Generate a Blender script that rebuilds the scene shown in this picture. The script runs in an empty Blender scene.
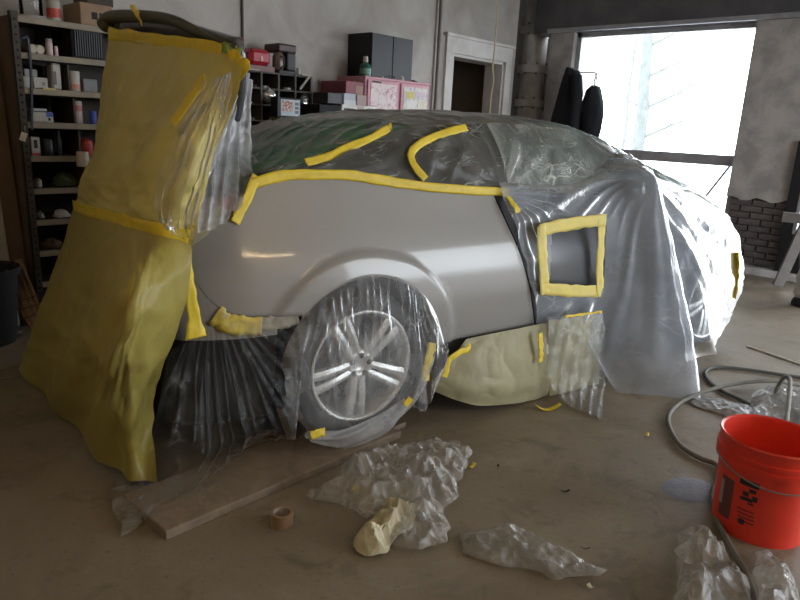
import bpy, bmesh, math, random
import numpy as np
from mathutils import Vector, Matrix

S = bpy.context.scene
COL = S.collection
rng = np.random.default_rng(7)

# ------------------------------------------------------------------ camera
F_PX, PITCH, ROLL, YAW, CAM_H = 659.7, math.radians(14.707), math.radians(2.808), math.radians(42.306), 1.31
_fw = np.array([math.cos(YAW)*math.cos(PITCH), math.sin(YAW)*math.cos(PITCH), -math.sin(PITCH)])
_rt = np.array([math.sin(YAW), -math.cos(YAW), 0.0])
_up = np.cross(_rt, _fw)
_rt, _up = _rt*math.cos(ROLL)+_up*math.sin(ROLL), -_rt*math.sin(ROLL)+_up*math.cos(ROLL)
_cp = np.array([0, 0, CAM_H])
cam = bpy.data.cameras.new('camera')
cam.sensor_fit = 'HORIZONTAL'; cam.sensor_width = 36; cam.lens = F_PX*36/800
cam.clip_start = 0.05
cob = bpy.data.objects.new('camera', cam); COL.objects.link(cob)
cob.matrix_world = Matrix(((_rt[0], _up[0], -_fw[0], 0), (_rt[1], _up[1], -_fw[1], 0), (_rt[2], _up[2], -_fw[2], CAM_H), (0, 0, 0, 1)))
S.camera = cob

# ------------------------------------------------------------------ world, light, exposure
WORLD_STRENGTH = 9.8
w = bpy.data.worlds.new('overcast'); S.world = w; w.use_nodes = True
bg = w.node_tree.nodes['Background']
bg.inputs['Color'].default_value = (0.86, 0.93, 1.0, 1); bg.inputs['Strength'].default_value = WORLD_STRENGTH
S.view_settings.view_transform = 'Standard'; S.view_settings.look = 'None'
S.view_settings.gamma = 1.0; S.view_settings.use_curve_mapping = False
S.view_settings.exposure = 0.0
S.cycles.transparent_max_bounces = 24
S.cycles.max_bounces = 8
S.cycles.use_denoising = True
try:
    S.cycles.denoiser = 'OPENIMAGEDENOISE'
except Exception:
    pass
S.cycles.sample_clamp_indirect = 6.0

def portal(loc, rot, sx, sy):
    l = bpy.data.lights.new('daylight_portal', 'AREA'); l.shape = 'RECTANGLE'; l.size = sx; l.size_y = sy
    l.cycles.is_portal = True
    o = bpy.data.objects.new('daylight_portal', l); COL.objects.link(o); o.location = loc; o.rotation_euler = rot

# ------------------------------------------------------------------ measuring: room frame and car frame
def ray(u, v):
    d = _fw*F_PX + _rt*(u-400) - _up*(v-300)
    return d
def WZ(u, v, z=0.0):
    d = ray(u, v); return _cp + d*((z-_cp[2])/d[2])
def WX(u, v, X):
    d = ray(u, v); return _cp + d*((X-_cp[0])/d[0])
def WY(u, v, Y):
    d = ray(u, v); return _cp + d*((Y-_cp[1])/d[1])
CAR_X, CAR_Y, CAR_A = 1.980, 2.682, math.radians(-11.73)
_F = np.array([math.cos(CAR_A), math.sin(CAR_A), 0]); _L = np.array([-math.sin(CAR_A), math.cos(CAR_A), 0])
_O = np.array([CAR_X, CAR_Y, 0.0])
def C2W(p):
    p = np.asarray(p, float)
    return _O + p[..., 0:1]*_F + p[..., 1:2]*_L + p[..., 2:3]*np.array([0, 0, 1.0])
def W2C(p):
    d = np.asarray(p, float)-_O
    return np.array([d@_F, d@_L, d[2]])
def CY(u, v, y):                       # a point of the car frame at width y
    d = ray(u, v); n = _L; return W2C(_cp + d*(((_O+_L*y-_cp)@n)/(d@n)))
def CXp(u, v, x):                      # a point of the car frame at length x
    d = ray(u, v); n = _F; return W2C(_cp + d*(((_O+_F*x-_cp)@n)/(d@n)))
def CZ(u, v, z):
    return W2C(WZ(u, v, z))

# ------------------------------------------------------------------ materials
def mat(name, col=(.5, .5, .5), rough=.5, metal=0.0, spec=None, noise=None, bump=None, emit=None, coat=0, trans=None):
    """noise=(scale, second colour, contrast lo, hi[, distortion]); bump=(scale, strength)"""
    m = bpy.data.materials.new(name); m.use_nodes = True
    nt = m.node_tree; b = nt.nodes['Principled BSDF']
    b.inputs['Base Color'].default_value = (*col, 1); b.inputs['Roughness'].default_value = rough
    b.inputs['Metallic'].default_value = metal
    if spec is not None: b.inputs['Specular IOR Level'].default_value = spec
    if coat: b.inputs['Coat Weight'].default_value = coat; b.inputs['Coat Roughness'].default_value = .08
    tc = nt.nodes.new('ShaderNodeTexCoord')
    if noise:
        sc, c2, lo, hi = noise[:4]
        n = nt.nodes.new('ShaderNodeTexNoise'); n.inputs['Scale'].default_value = sc; n.inputs['Detail'].default_value = 8
        n.inputs['Roughness'].default_value = .62
        if len(noise) > 4: n.inputs['Distortion'].default_value = noise[4]
        r = nt.nodes.new('ShaderNodeMapRange'); r.inputs[1].default_value = lo; r.inputs[2].default_value = hi
        mx = nt.nodes.new('ShaderNodeMix'); mx.data_type = 'RGBA'
        mx.inputs[6].default_value = (*col, 1); mx.inputs[7].default_value = (*c2, 1)
        nt.links.new(tc.outputs['Object'], n.inputs['Vector']); nt.links.new(n.outputs[0], r.inputs[0])
        nt.links.new(r.outputs[0], mx.inputs[0]); nt.links.new(mx.outputs[2], b.inputs['Base Color'])
    if bump:
        n2 = nt.nodes.new('ShaderNodeTexNoise'); n2.inputs['Scale'].default_value = bump[0]; n2.inputs['Detail'].default_value = 6
        bp = nt.nodes.new('ShaderNodeBump'); bp.inputs['Strength'].default_value = bump[1]; bp.inputs['Distance'].default_value = .01
        nt.links.new(tc.outputs['Object'], n2.inputs['Vector']); nt.links.new(n2.outputs[0], bp.inputs['Height'])
        nt.links.new(bp.outputs[0], b.inputs['Normal'])
    if emit:
        b.inputs['Emission Color'].default_value = (*emit[0], 1); b.inputs['Emission Strength'].default_value = emit[1]
    return m

def film_mat(name, haze=.12, haze2=.4, scale=6.0, tint=(.95, .95, .95), white=(.85, .87, .9), rough=.22, bump=.35, ior=1.28, line=.35, lscale=9.0, stretch=(.5, 1, 1.2), trl=.4, rot=(0, .5, 0)):
    """thin plastic film: clear, hazy in patches, whitened along its crease lines"""
    m = bpy.data.materials.new(name); m.use_nodes = True
    nt = m.node_tree; nt.nodes.clear(); N = nt.nodes.new; K = nt.links.new
    out = N('ShaderNodeOutputMaterial'); tc = N('ShaderNodeTexCoord')
    def noise(sc, det=5, dist=0.0, vec=None):
        n = N('ShaderNodeTexNoise'); n.inputs['Scale'].default_value = sc; n.inputs['Detail'].default_value = det; n.inputs['Distortion'].default_value = dist
        K(vec or tc.outputs['Object'], n.inputs['Vector']); return n
    def rng_(src, a0, a1, b0, b1):
        r = N('ShaderNodeMapRange'); r.inputs[1].default_value = a0; r.inputs[2].default_value = a1; r.inputs[3].default_value = b0; r.inputs[4].default_value = b1; K(src, r.inputs[0]); return r.outputs[0]
    def mth(op, x, y):
        q = N('ShaderNodeMath'); q.operation = op
        for k, v in enumerate((x, y)):
            if isinstance(v, (int, float)): q.inputs[k].default_value = v
            else: K(v, q.inputs[k])
        return q.outputs[0]
    no = noise(scale, 7, .6); h0 = rng_(no.outputs[0], .40, .72, haze, haze2)
    # crease lines: warped cell borders, each fading in and out
    wn = noise(lscale*.5, 3); vm = N('ShaderNodeVectorMath'); vm.operation = 'MULTIPLY_ADD'
    vm.inputs[1].default_value = (.16, .16, .16); K(wn.outputs['Color'], vm.inputs[0]); K(tc.outputs['Object'], vm.inputs[2])
    mp = N('ShaderNodeMapping'); mp.inputs['Scale'].default_value = stretch; mp.inputs['Rotation'].default_value = rot; K(vm.outputs[0], mp.inputs['Vector'])
    total = None
    for k, (sc, wd) in enumerate(((lscale, .045), (lscale*2.7, .06))):
        vo = N('ShaderNodeTexVoronoi'); vo.feature = 'DISTANCE_TO_EDGE'; vo.inputs['Scale'].default_value = sc; K(mp.outputs[0], vo.inputs['Vector'])
        ln = rng_(vo.outputs['Distance'], 0, wd, 1, 0); fd = noise(lscale*.55+3*k, 2, 0); fdr = rng_(fd.outputs[0], .50, .68, 0, 1 if k == 0 else .6)
        t = mth('MULTIPLY', ln, fdr); total = t if total is None else mth('MAXIMUM', total, t)
    hz = mth('MINIMUM', mth('ADD', h0, mth('MULTIPLY', total, line)), .96)
    n2 = noise(38, 4); hb = mth('ADD', n2.outputs[0], mth('MULTIPLY', total, .5))
    bp = N('ShaderNodeBump'); bp.inputs['Strength'].default_value = bump; bp.inputs['Distance'].default_value = .012
    K(hb, bp.inputs['Height'])
    tr = N('ShaderNodeBsdfTransparent'); tr.inputs[0].default_value = (*tint, 1)
    df = N('ShaderNodeBsdfDiffuse'); df.inputs[0].default_value = (*white, 1)
    tl = N('ShaderNodeBsdfTranslucent'); tl.inputs[0].default_value = (*white, 1)
    gl = N('ShaderNodeBsdfGlossy'); gl.inputs['Roughness'].default_value = rough; gl.inputs[0].default_value = (1, 1, 1, 1)
    K(bp.outputs[0], gl.inputs['Normal'])
    a = N('ShaderNodeMixShader'); a.inputs[0].default_value = trl; K(df.outputs[0], a.inputs[1]); K(tl.outputs[0], a.inputs[2])
    b = N('ShaderNodeMixShader'); K(hz, b.inputs[0]); K(tr.outputs[0], b.inputs[1]); K(a.outputs[0], b.inputs[2])
    fr = N('ShaderNodeFresnel'); fr.inputs['IOR'].default_value = ior; K(bp.outputs[0], fr.inputs['Normal'])
    c = N('ShaderNodeMixShader'); K(fr.outputs[0], c.inputs[0]); K(b.outputs[0], c.inputs[1]); K(gl.outputs[0], c.inputs[2])
    K(c.outputs[0], out.inputs['Surface'])
    return m

def glass_mat(name, tint, rough=.03, ior=1.45, daylight_mix=None):
    m = bpy.data.materials.new(name); m.use_nodes = True
    nt = m.node_tree; nt.nodes.clear(); N = nt.nodes.new; K = nt.links.new
    out = N('ShaderNodeOutputMaterial')
    tr = N('ShaderNodeBsdfTransparent'); tr.inputs[0].default_value = (*tint, 1)
    gl = N('ShaderNodeBsdfGlossy'); gl.inputs['Roughness'].default_value = rough
    fr = N('ShaderNodeFresnel'); fr.inputs['IOR'].default_value = ior
    base = tr
    if daylight_mix:                                # diffuse colour put in for the bright window seen through the pane
        df = N('ShaderNodeBsdfDiffuse'); df.inputs[0].default_value = (*daylight_mix[1:], 1)
        dm = N('ShaderNodeMixShader'); dm.inputs[0].default_value = daylight_mix[0]; K(tr.outputs[0], dm.inputs[1]); K(df.outputs[0], dm.inputs[2]); base = dm
    c = N('ShaderNodeMixShader'); K(fr.outputs[0], c.inputs[0]); K(base.outputs[0], c.inputs[1]); K(gl.outputs[0], c.inputs[2])
    K(c.outputs[0], out.inputs['Surface'])
    return m

def two_sided_paper(name, c1, c2, rough=.5, scale=5, gloss=.25):
    m = mat(name, c1, rough, noise=(scale, c2, .3, .7), bump=(25, .25), spec=gloss)
    return m

M = {}
M['concrete_floor'] = mat('concrete_floor', (.27, .225, .17), .5, noise=(1.3, (.18, .145, .10), .35, .72, .8), bump=(30, .12), spec=.35)
def floor_mat():
    m = mat('concrete_floor', (.27, .215, .15), .52, bump=(34, .16), spec=.4); nt = m.node_tree; b = nt.nodes['Principled BSDF']; N = nt.nodes.new; K = nt.links.new
    tc = N('ShaderNodeTexCoord'); last = None
    for sc, c1, c2, lo, hi, det, fac in ((.9, (.26, .215, .155), (.165, .13, .088), .35, .66, 8, 1), (5, None, (.115, .09, .062), .53, .74, 9, .85), (2.2, None, (.31, .28, .235), .56, .74, 10, .7), (55, None, (.12, .095, .07), .62, .72, 2, .6)):
        n = N('ShaderNodeTexNoise'); n.inputs['Scale'].default_value = sc; n.inputs['Detail'].default_value = det; n.inputs['Distortion'].default_value = .8; n.inputs['Roughness'].default_value = .65
        K(tc.outputs['Object'], n.inputs['Vector']); r = N('ShaderNodeMapRange'); r.inputs[1].default_value = lo; r.inputs[2].default_value = hi; r.inputs[4].default_value = fac; K(n.outputs[0], r.inputs[0])
        mx = N('ShaderNodeMix'); mx.data_type = 'RGBA'; K(r.outputs[0], mx.inputs[0]); mx.inputs[7].default_value = (*c2, 1)
        if last is None: mx.inputs[6].default_value = (*c1, 1)
        else: K(last, mx.inputs[6])
        last = mx.outputs[2]
    K(last, b.inputs['Base Color']); return m
M['concrete_floor'] = floor_mat()
M['plaster'] = mat('plaster', (.45, .42, .39), .85, noise=(1.6, (.29, .26, .235), .35, .75, .9), bump=(14, .35))
M['plaster_right'] = mat('plaster_right', (.50, .47, .44), .85, noise=(4.5, (.34, .32, .31), .40, .62, .2), bump=(10, .4))
M['ceiling'] = mat('ceiling', (.40, .38, .36), .9, noise=(1.0, (.3, .28, .26), .3, .7))
M['steel_dark'] = mat('steel_dark', (.09, .088, .095), .5, noise=(4, (.14, .13, .13), .4, .7))
M['frame_white'] = mat('frame_white', (.60, .575, .55), .6, noise=(3, (.40, .37, .34), .4, .75), bump=(20, .15))
M['corridor'] = mat('corridor', (.16, .115, .075), .9, noise=(2, (.10, .07, .05), .3, .7))
M['brick_dark'] = mat('brick_dark', (.10, .085, .085), .85, noise=(9, (.20, .17, .16), .4, .75), bump=(30, .4))
M['mortar'] = mat('mortar', (.06, .05, .05), .95)
M['pipe_white'] = mat('pipe_white', (.72, .69, .66), .6, noise=(5, (.48, .44, .41), .4, .7), bump=(18, .25))
M['window_metal'] = mat('window_metal', (.42, .42, .44), .45, metal=.2, noise=(6, (.3, .3, .3), .4, .7))
M['black'] = mat('black', (.012, .012, .014), .5)
M['black_matte'] = mat('black_matte', (.010, .010, .010), .8)
M['fabric_black'] = mat('fabric_black', (.013, .014, .02), .9, bump=(40, .4))
M['primer'] = None
M['tape'] = mat('tape', (.82, .62, .035), .5, noise=(14, (.68, .50, .03), .4, .7), bump=(30, .15))
M['tape_fade'] = mat('tape_fade', (.70, .56, .10), .55, noise=(9, (.42, .38, .28), .45, .65), bump=(30, .15))
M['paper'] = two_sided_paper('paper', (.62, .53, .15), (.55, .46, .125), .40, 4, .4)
M['paper_shaded'] = two_sided_paper('paper_shaded', (.36, .30, .075), (.31, .255, .062), .45, 3, .35)  # same paper as above, the dimmer light near the floor put into its colour
M['paper_pale'] = two_sided_paper('paper_pale', (.38, .355, .215), (.30, .28, .17), .5, 5, .3)
M['film'] = film_mat('film', .12, .36, line=.45)
M['film_clear'] = film_mat('film_clear', .02, .09, 9, line=.4, stretch=(1.3, 1.3, .35), lscale=11, rot=(0, .3, 0))
M['film_white'] = film_mat('film_white', .35, .65, 4.5)
M['film_front'] = film_mat('film_front', .34, .58, 2.6, rough=.34, white=(.52, .57, .64), bump=.2, ior=1.14, line=.22, lscale=7, trl=.25)
M['film_floor'] = film_mat('film_floor', .26, .5, 11, white=(.85, .83, .79), rough=.2, line=.3, ior=1.33)
M['film_silver'] = film_mat('film_silver', .42, .78, 12, rough=.22, ior=1.6, white=(.85, .87, .92), stretch=(1.5, 1.5, .4), rot=(0, 0, 0))
M['wood'] = mat('wood', (.24, .18, .125), .75, noise=(3, (.15, .11, .075), .35, .7, 2), bump=(30, .3))
M['rubber'] = mat('rubber', (.02, .02, .02), .7)
M['alloy'] = mat('alloy', (.72, .72, .70), .35, metal=.5)
M['dark_void'] = mat('dark_void', (.012, .011, .011), .9)
M['door_paint'] = mat('door_paint', (.065, .07, .085), .22, coat=.6, noise=(2.5, (.085, .09, .10), .4, .7))
M['red_lens'] = mat('red_lens', (.42, .035, .03), .2, coat=.4)
M['glass_teal'] = glass_mat('glass_teal', (.74, .88, .86), daylight_mix=(.8, .32, .60, .57))  # teal brightness of the window behind, painted into the panes
M['glass_dark'] = mat('glass_dark', (.03, .026, .024), .1)
M['glass_green'] = mat('glass_green', (.05, .42, .16), .15, noise=(3, (.03, .09, .05), .48, .66))
M['window_glass'] = glass_mat('window_glass', (.97, .98, .98))
M['shelf_steel'] = mat('shelf_steel', (.06, .047, .035), .65, metal=.2, noise=(7, (.035, .027, .02), .35, .7), bump=(30, .2))
M['shelf_edge'] = mat('shelf_edge', (.27, .225, .155), .6, noise=(8, (.18, .15, .12), .4, .7))
M['pigeon'] = mat('pigeon', (.085, .075, .07), .7, noise=(6, (.05, .045, .04), .4, .7))

def primer():
    m = mat('primer', (.3, .29, .28), .3, coat=.6, bump=(7, .012))
    nt = m.node_tree; b = nt.nodes['Principled BSDF']; tc = nt.nodes.new('ShaderNodeTexCoord')
    n = nt.nodes.new('ShaderNodeTexNoise'); n.inputs['Scale'].default_value = 2.6; n.inputs['Detail'].default_value = 1; n.inputs['Distortion'].default_value = 0
    mp = nt.nodes.new('ShaderNodeMapping'); mp.inputs['Scale'].default_value = (1, .3, 2.2)
    nt.links.new(tc.outputs['Object'], mp.inputs['Vector']); nt.links.new(mp.outputs[0], n.inputs['Vector'])
    mx = nt.nodes.new('ShaderNodeMix'); mx.data_type = 'RGBA'
    mx.inputs[6].default_value = (.275, .267, .255, 1); mx.inputs[7].default_value = (.325, .313, .296, 1)
    nt.links.new(n.outputs[0], mx.inputs[0]); nt.links.new(mx.outputs[2], b.inputs['Base Color'])
    r = nt.nodes.new('ShaderNodeMapRange'); r.inputs[1].default_value = .15; r.inputs[2].default_value = .85; r.inputs[3].default_value = .29; r.inputs[4].default_value = .40
    nt.links.new(n.outputs[0], r.inputs[0]); nt.links.new(r.outputs[0], b.inputs['Roughness'])
    return m
M['primer'] = primer()
_simple = {}
def plain(col, rough=.5, metal=0.0):
    k = (tuple(col), rough, metal)
    if k not in _simple: _simple[k] = mat('paint_%d' % len(_simple), col, rough, metal, noise=(12, tuple(c*.8 for c in col), .4, .75))
    return _simple[k]

# ------------------------------------------------------------------ object helpers
def tag(o, label=None, cat=None, group=None, kind=None):
    if label: o['label'] = label
    if cat: o['category'] = cat
    if group: o['group'] = group
    if kind: o['kind'] = kind
    return o
def empty(name, loc=(0, 0, 0), rz=0, **kw):
    o = bpy.data.objects.new(name, None); o.empty_display_size = .1; COL.objects.link(o)
    o.location = loc; o.rotation_euler = (0, 0, rz)
    return tag(o, **kw)
def link(name, me, m, parent=None, smooth=False, **kw):
    if m is not None:
        me.materials.clear(); me.materials.append(m)
    if smooth: me.shade_smooth()
    o = bpy.data.objects.new(name, me); COL.objects.link(o)
    if parent: o.parent = parent
    return tag(o, **kw)
def recenter(o, base=True):
    me = o.data; n = len(me.vertices); a = np.empty(n*3, 'f'); me.vertices.foreach_get('co', a); a = a.reshape(-1, 3)
    c = (a.min(0)+a.max(0))/2
    if base: c[2] = a[:, 2].min()
    a -= c; me.vertices.foreach_set('co', a.ravel()); me.update(); o.location = Vector([float(x) for x in c])
    return o
def grid_mesh(name, P, close_u=False, keep=None):
    P = np.asarray(P, float); nu, nv = P.shape[:2]
    idx = np.arange(nu*nv).reshape(nu, nv)
    a = idx if not close_u else np.vstack([idx, idx[:1]])
    q = np.stack([a[:-1, :-1], a[1:, :-1], a[1:, 1:], a[:-1, 1:]], -1)
    q = q[keep] if keep is not None else q.reshape(-1, 4)
    me = bpy.data.meshes.new(name); me.from_pydata(P.reshape(-1, 3).tolist(), [], q.reshape(-1, 4).tolist()); me.update()
    return me
def grid_obj(name, P, m, parent=None, smooth=True, solid=0, keep=None, center=False, **kw):
    o = link(name, grid_mesh(name, P, keep=keep), m, parent, smooth, **kw)
    if keep is not None:
        bm = bmesh.new(); bm.from_mesh(o.data)
        bmesh.ops.delete(bm, geom=[v for v in bm.verts if not v.link_faces], context='VERTS'); bm.to_mesh(o.data); bm.free()
    if solid:
        s = o.modifiers.new('thickness', 'SOLIDIFY'); s.thickness = solid; s.offset = 0
    if center: recenter(o)
    return o
class B:
    """collects solids into one bmesh"""
    def __init__(s): s.bm = bmesh.new()
    def box(s, lo, hi, bev=0, M4=None, seg=2):
        lo = np.minimum(lo, hi).astype(float) if True else lo; hi = np.maximum(lo, hi)
        r = bmesh.ops.create_cube(s.bm, size=1); vs = r['verts']
        for v in vs: v.co = Vector([(lo[i]+hi[i])/2 + v.co[i]*(hi[i]-lo[i]) for i in range(3)])
        if bev:
            es = list({e for v in vs for e in v.link_edges})
            rr = bmesh.ops.bevel(s.bm, geom=es, offset=bev, segments=seg, affect='EDGES', profile=.5)
            vs = list({v for f in rr['faces'] for v in f.verts} | {v for v in vs if v.is_valid})
        if M4 is not None:
            for v in vs: v.co = M4 @ v.co
        return s
    def tube(s, pts, r, n=10, cap=True):
        pts = [Vector([float(c) for c in p]) for p in pts]; rs = r if hasattr(r, '__len__') else [r]*len(pts)
        rings = []; prev = None
        for i, p in enumerate(pts):
            t = (pts[min(i+1, len(pts)-1)]-pts[max(i-1, 0)]).normalized()
            if prev is None:
                a = t.orthogonal().normalized()
            else:
                a = (prev - t*prev.dot(t)).normalized()
            prev = a; b = t.cross(a)
            rings.append([s.bm.verts.new(p+(a*math.cos(2*math.pi*k/n)+b*math.sin(2*math.pi*k/n))*rs[i]) for k in range(n)])
        for A, Bq in zip(rings[:-1], rings[1:]):
            for k in range(n): s.bm.faces.new((A[k], A[(k+1) % n], Bq[(k+1) % n], Bq[k]))
        if cap: s.bm.faces.new(rings[0][::-1]); s.bm.faces.new(rings[-1])
        return s
    def lathe(s, prof, n=24, M4=None, cap=True):
        """prof: list of (r, z) about z"""
        rings = []
        for r, z in prof:
            rings.append([s.bm.verts.new((r*math.cos(2*math.pi*k/n), r*math.sin(2*math.pi*k/n), z)) for k in range(n)])
        for A, Bq in zip(rings[:-1], rings[1:]):
            for k in range(n): s.bm.faces.new((A[k], A[(k+1) % n], Bq[(k+1) % n], Bq[k]))
        if cap:
            s.bm.faces.new(rings[0][::-1]); s.bm.faces.new(rings[-1])
        if M4 is not None:
            for R in rings:
                for v in R: v.co = M4 @ v.co
        return s
    def prism(s, poly, h, M4=None):
        """poly in xy extruded h along z"""
        a = [s.bm.verts.new((x, y, 0)) for x, y in poly]; b = [s.bm.verts.new((x, y, h)) for x, y in poly]
        n = len(poly); s.bm.faces.new(a[::-1]); s.bm.faces.new(b)
        for k in range(n): s.bm.faces.new((a[k], a[(k+1) % n], b[(k+1) % n], b[k]))
        if M4 is not None:
            for v in a+b: v.co = M4 @ v.co
        return s
    def mesh(s, name):
        bmesh.ops.recalc_face_normals(s.bm, faces=s.bm.faces[:])
        me = bpy.data.meshes.new(name); s.bm.to_mesh(me); s.bm.free(); return me
    def obj(s, name, m, parent=None, smooth=False, center=False, **kw):
        me = s.mesh(name); o = link(name, me, m, parent, False, **kw)
        if smooth:
            me.shade_smooth()
            e = o.modifiers.new('smooth', 'EDGE_SPLIT'); e.split_angle = math.radians(38)
        if center: recenter(o)
        return o

# ------------------------------------------------------------------ numeric helpers: noise, splines, sheets
def _hash(ix, iy, iz, seed):
    h = (ix*374761393 + iy*668265263 + iz*2147483647 + seed*1274126177) & 0xffffffff
    h = ((h ^ (h >> 13))*1274126177) & 0xffffffff
    h = (h ^ (h >> 16)) & 0xffff
    return h/32767.5-1.0
def vnoise(p, seed=0):
    p = np.asarray(p, float); i = np.floor(p).astype(np.int64); f = p-i; f = f*f*(3-2*f)
    r = 0
    for dx in (0, 1):
        for dy in (0, 1):
            for dz in (0, 1):
                wgt = (f[..., 0] if dx else 1-f[..., 0])*(f[..., 1] if dy else 1-f[..., 1])*(f[..., 2] if dz else 1-f[..., 2])
                r = r+wgt*_hash(i[..., 0]+dx, i[..., 1]+dy, i[..., 2]+dz, seed)
    return r
def crease(p, seed=0, octv=3, gain=.55):
    """crumple-like ridges, 0..1"""
    a = 1.0; r = 0; t = 0; p = np.asarray(p, float)
    for k in range(octv):
        q = p+.35*np.stack([vnoise(p*.9, seed+11+k), vnoise(p*.9+7.3, seed+12+k), vnoise(p*.9-3.1, seed+13+k)], -1)
        r = r+a*np.abs(vnoise(q, seed+k)); t += a; a *= gain; p = p*2.03+5.7
    return r/t
def catmull(P, n, axis=0):
    P = np.moveaxis(np.asarray(P, float), axis, 0); m = P.shape[0]
    if m == 2:
        t = np.linspace(0, 1, n).reshape((-1,)+(1,)*(P.ndim-1)); return np.moveaxis(P[0]*(1-t)+P[1]*t, 0, axis)
    t = np.linspace(0, m-1, n); i = np.minimum(t.astype(int), m-2); f = (t-i).reshape((-1,)+(1,)*(P.ndim-1))
    E = np.concatenate([[2*P[0]-P[1]], P, [2*P[-1]-P[-2]]])
    p0, p1, p2, p3 = E[i], E[i+1], E[i+2], E[i+3]
    r = .5*((2*p1)+(-p0+p2)*f+(2*p0-5*p1+4*p2-p3)*f**2+(-p0+3*p1-3*p2+p3)*f**3)
    return np.moveaxis(r, 0, axis)
def patch(ctrl, nu, nv):
    return catmull(catmull(np.array(ctrl, float), nu, 0), nv, 1)
def spl(xs, ys):
    xs = np.array(xs, float); ys = np.array(ys, float)
    d = np.diff(ys)/np.diff(xs); mm = np.zeros_like(ys); mm[0] = d[0]; mm[-1] = d[-1]
    for k in range(1, len(xs)-1):
        mm[k] = 0 if d[k-1]*d[k] <= 0 else 2*d[k-1]*d[k]/(d[k-1]+d[k])
    def f(x):
        x = np.clip(x, xs[0], xs[-1]); i = np.clip(np.searchsorted(xs, x)-1, 0, len(xs)-2)
        h = xs[i+1]-xs[i]; t = (x-xs[i])/h
        return (2*t**3-3*t**2+1)*ys[i]+(t**3-2*t**2+t)*h*mm[i]+(-2*t**3+3*t**2)*ys[i+1]+(t**3-t**2)*h*mm[i+1]
    return f
def normals(P):
    du = np.gradient(P, axis=0); dv = np.gradient(P, axis=1)
    n = np.cross(du, dv); return n/(np.linalg.norm(n, axis=-1, keepdims=True)+1e-9)
def sstep(a, b, x):
    t = np.clip((x-a)/(b-a), 0, 1); return t*t*(3-2*t)
def fold(t, seed=0, sharp=1.6):
    """pleats along t (in pleats), 0..1"""
    w = .5+.5*np.sin(2*math.pi*t); return w**sharp
def uvgrid(nu, nv):
    return np.meshgrid(np.linspace(0, 1, nu), np.linspace(0, 1, nv), indexing='ij')

def facet(q, sd):
    # cone distance to jittered sites: straight, hard creases
    b1 = np.full(q.shape[:2], 9.0); i0 = np.floor(q[..., :2]).astype(np.int64)
    for dx in (-1, 0, 1):
        for dy in (-1, 0, 1):
            ci = i0[..., 0]+dx; cj = i0[..., 1]+dy
            sx_ = ci+.5+.45*_hash(ci, cj, 0*ci, sd); sy_ = cj+.5+.45*_hash(ci, cj, 0*ci+1, sd)
            b1 = np.minimum(b1, np.hypot(q[..., 0]-sx_, q[..., 1]-sy_))
    return b1
def paper_dents(U, V, su, sv, seed, amp):
    q = np.stack([U*su+.3*vnoise(np.stack([U*3, V*3, U*0], -1), seed), V*sv+.3*vnoise(np.stack([U*3, V*3, U*0+5], -1), seed), U*0], -1)
    return amp*((facet(q, seed)-.4)+.45*(facet(q*2.3+1.7, seed+3)-.4))
# strip of tape: polyline centre with a width direction
def tape_strip(name, pts, wdir, width, m=None, n=60, jag=.0015, seed=0, thick=.0012, label=None, group=None, parent=None, carframe=True, wv=None):
    P = catmull(np.array(pts, float), n, 0)
    wd = np.array(wdir, float)
    if wd.ndim == 1: wd = np.repeat(wd[None], n, 0)
    else: wd = catmull(wd, n, 0)
    t = np.gradient(P, axis=0); t /= np.linalg.norm(t, axis=1, keepdims=True)
    wd = wd-(wd*t).sum(1, keepdims=True)*t; wd /= np.linalg.norm(wd, axis=1, keepdims=True)
    nn = np.cross(t, wd)
    wv = np.ones(n) if wv is None else catmull(np.array(wv, float), n, 0)
    rows = []
    for k, s in enumerate((-.5, -.25, 0, .25, .5)):
        x = np.linspace(0, 1, n)
        wob = jag*vnoise(np.stack([x*n*.12, x*0+k*3.3, x*0], -1), seed+k)
        rows.append(P+wd*(s*width*wv)[:, None]+nn*wob[:, None]+wd*(jag*1.2*vnoise(np.stack([x*n*.2, x*0+k, x*0+9], -1), seed))[:, None])
    G = np.stack(rows, 1)
    if carframe: G = C2W(G)
    kw = {} if parent else dict(label=label, cat='tape', group=group)
    return grid_obj(name, G, m or M['tape'], parent, True, solid=thick, center=parent is None, **kw)

# ================================================================== THE ROOM
X0, X1, Y0, Y1, ZC = -2.6, 7.5, -3.4, 4.75, 3.4
WIN = (2.24, 4.24, .48, 2.49)           # window opening in the right wall: y, y, z, z
GAR = (-1.6, 0.9, 0.0, 2.49)           # open vehicle door
portal((7.82, (WIN[0]+WIN[1])/2, (WIN[2]+WIN[3])/2), (0, math.pi/2, 0), WIN[3]-WIN[2], WIN[1]-WIN[0])
portal((7.82, (GAR[0]+GAR[1])/2, (GAR[2]+GAR[3])/2), (0, math.pi/2, 0), GAR[3]-GAR[2], GAR[1]-GAR[0])

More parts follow.
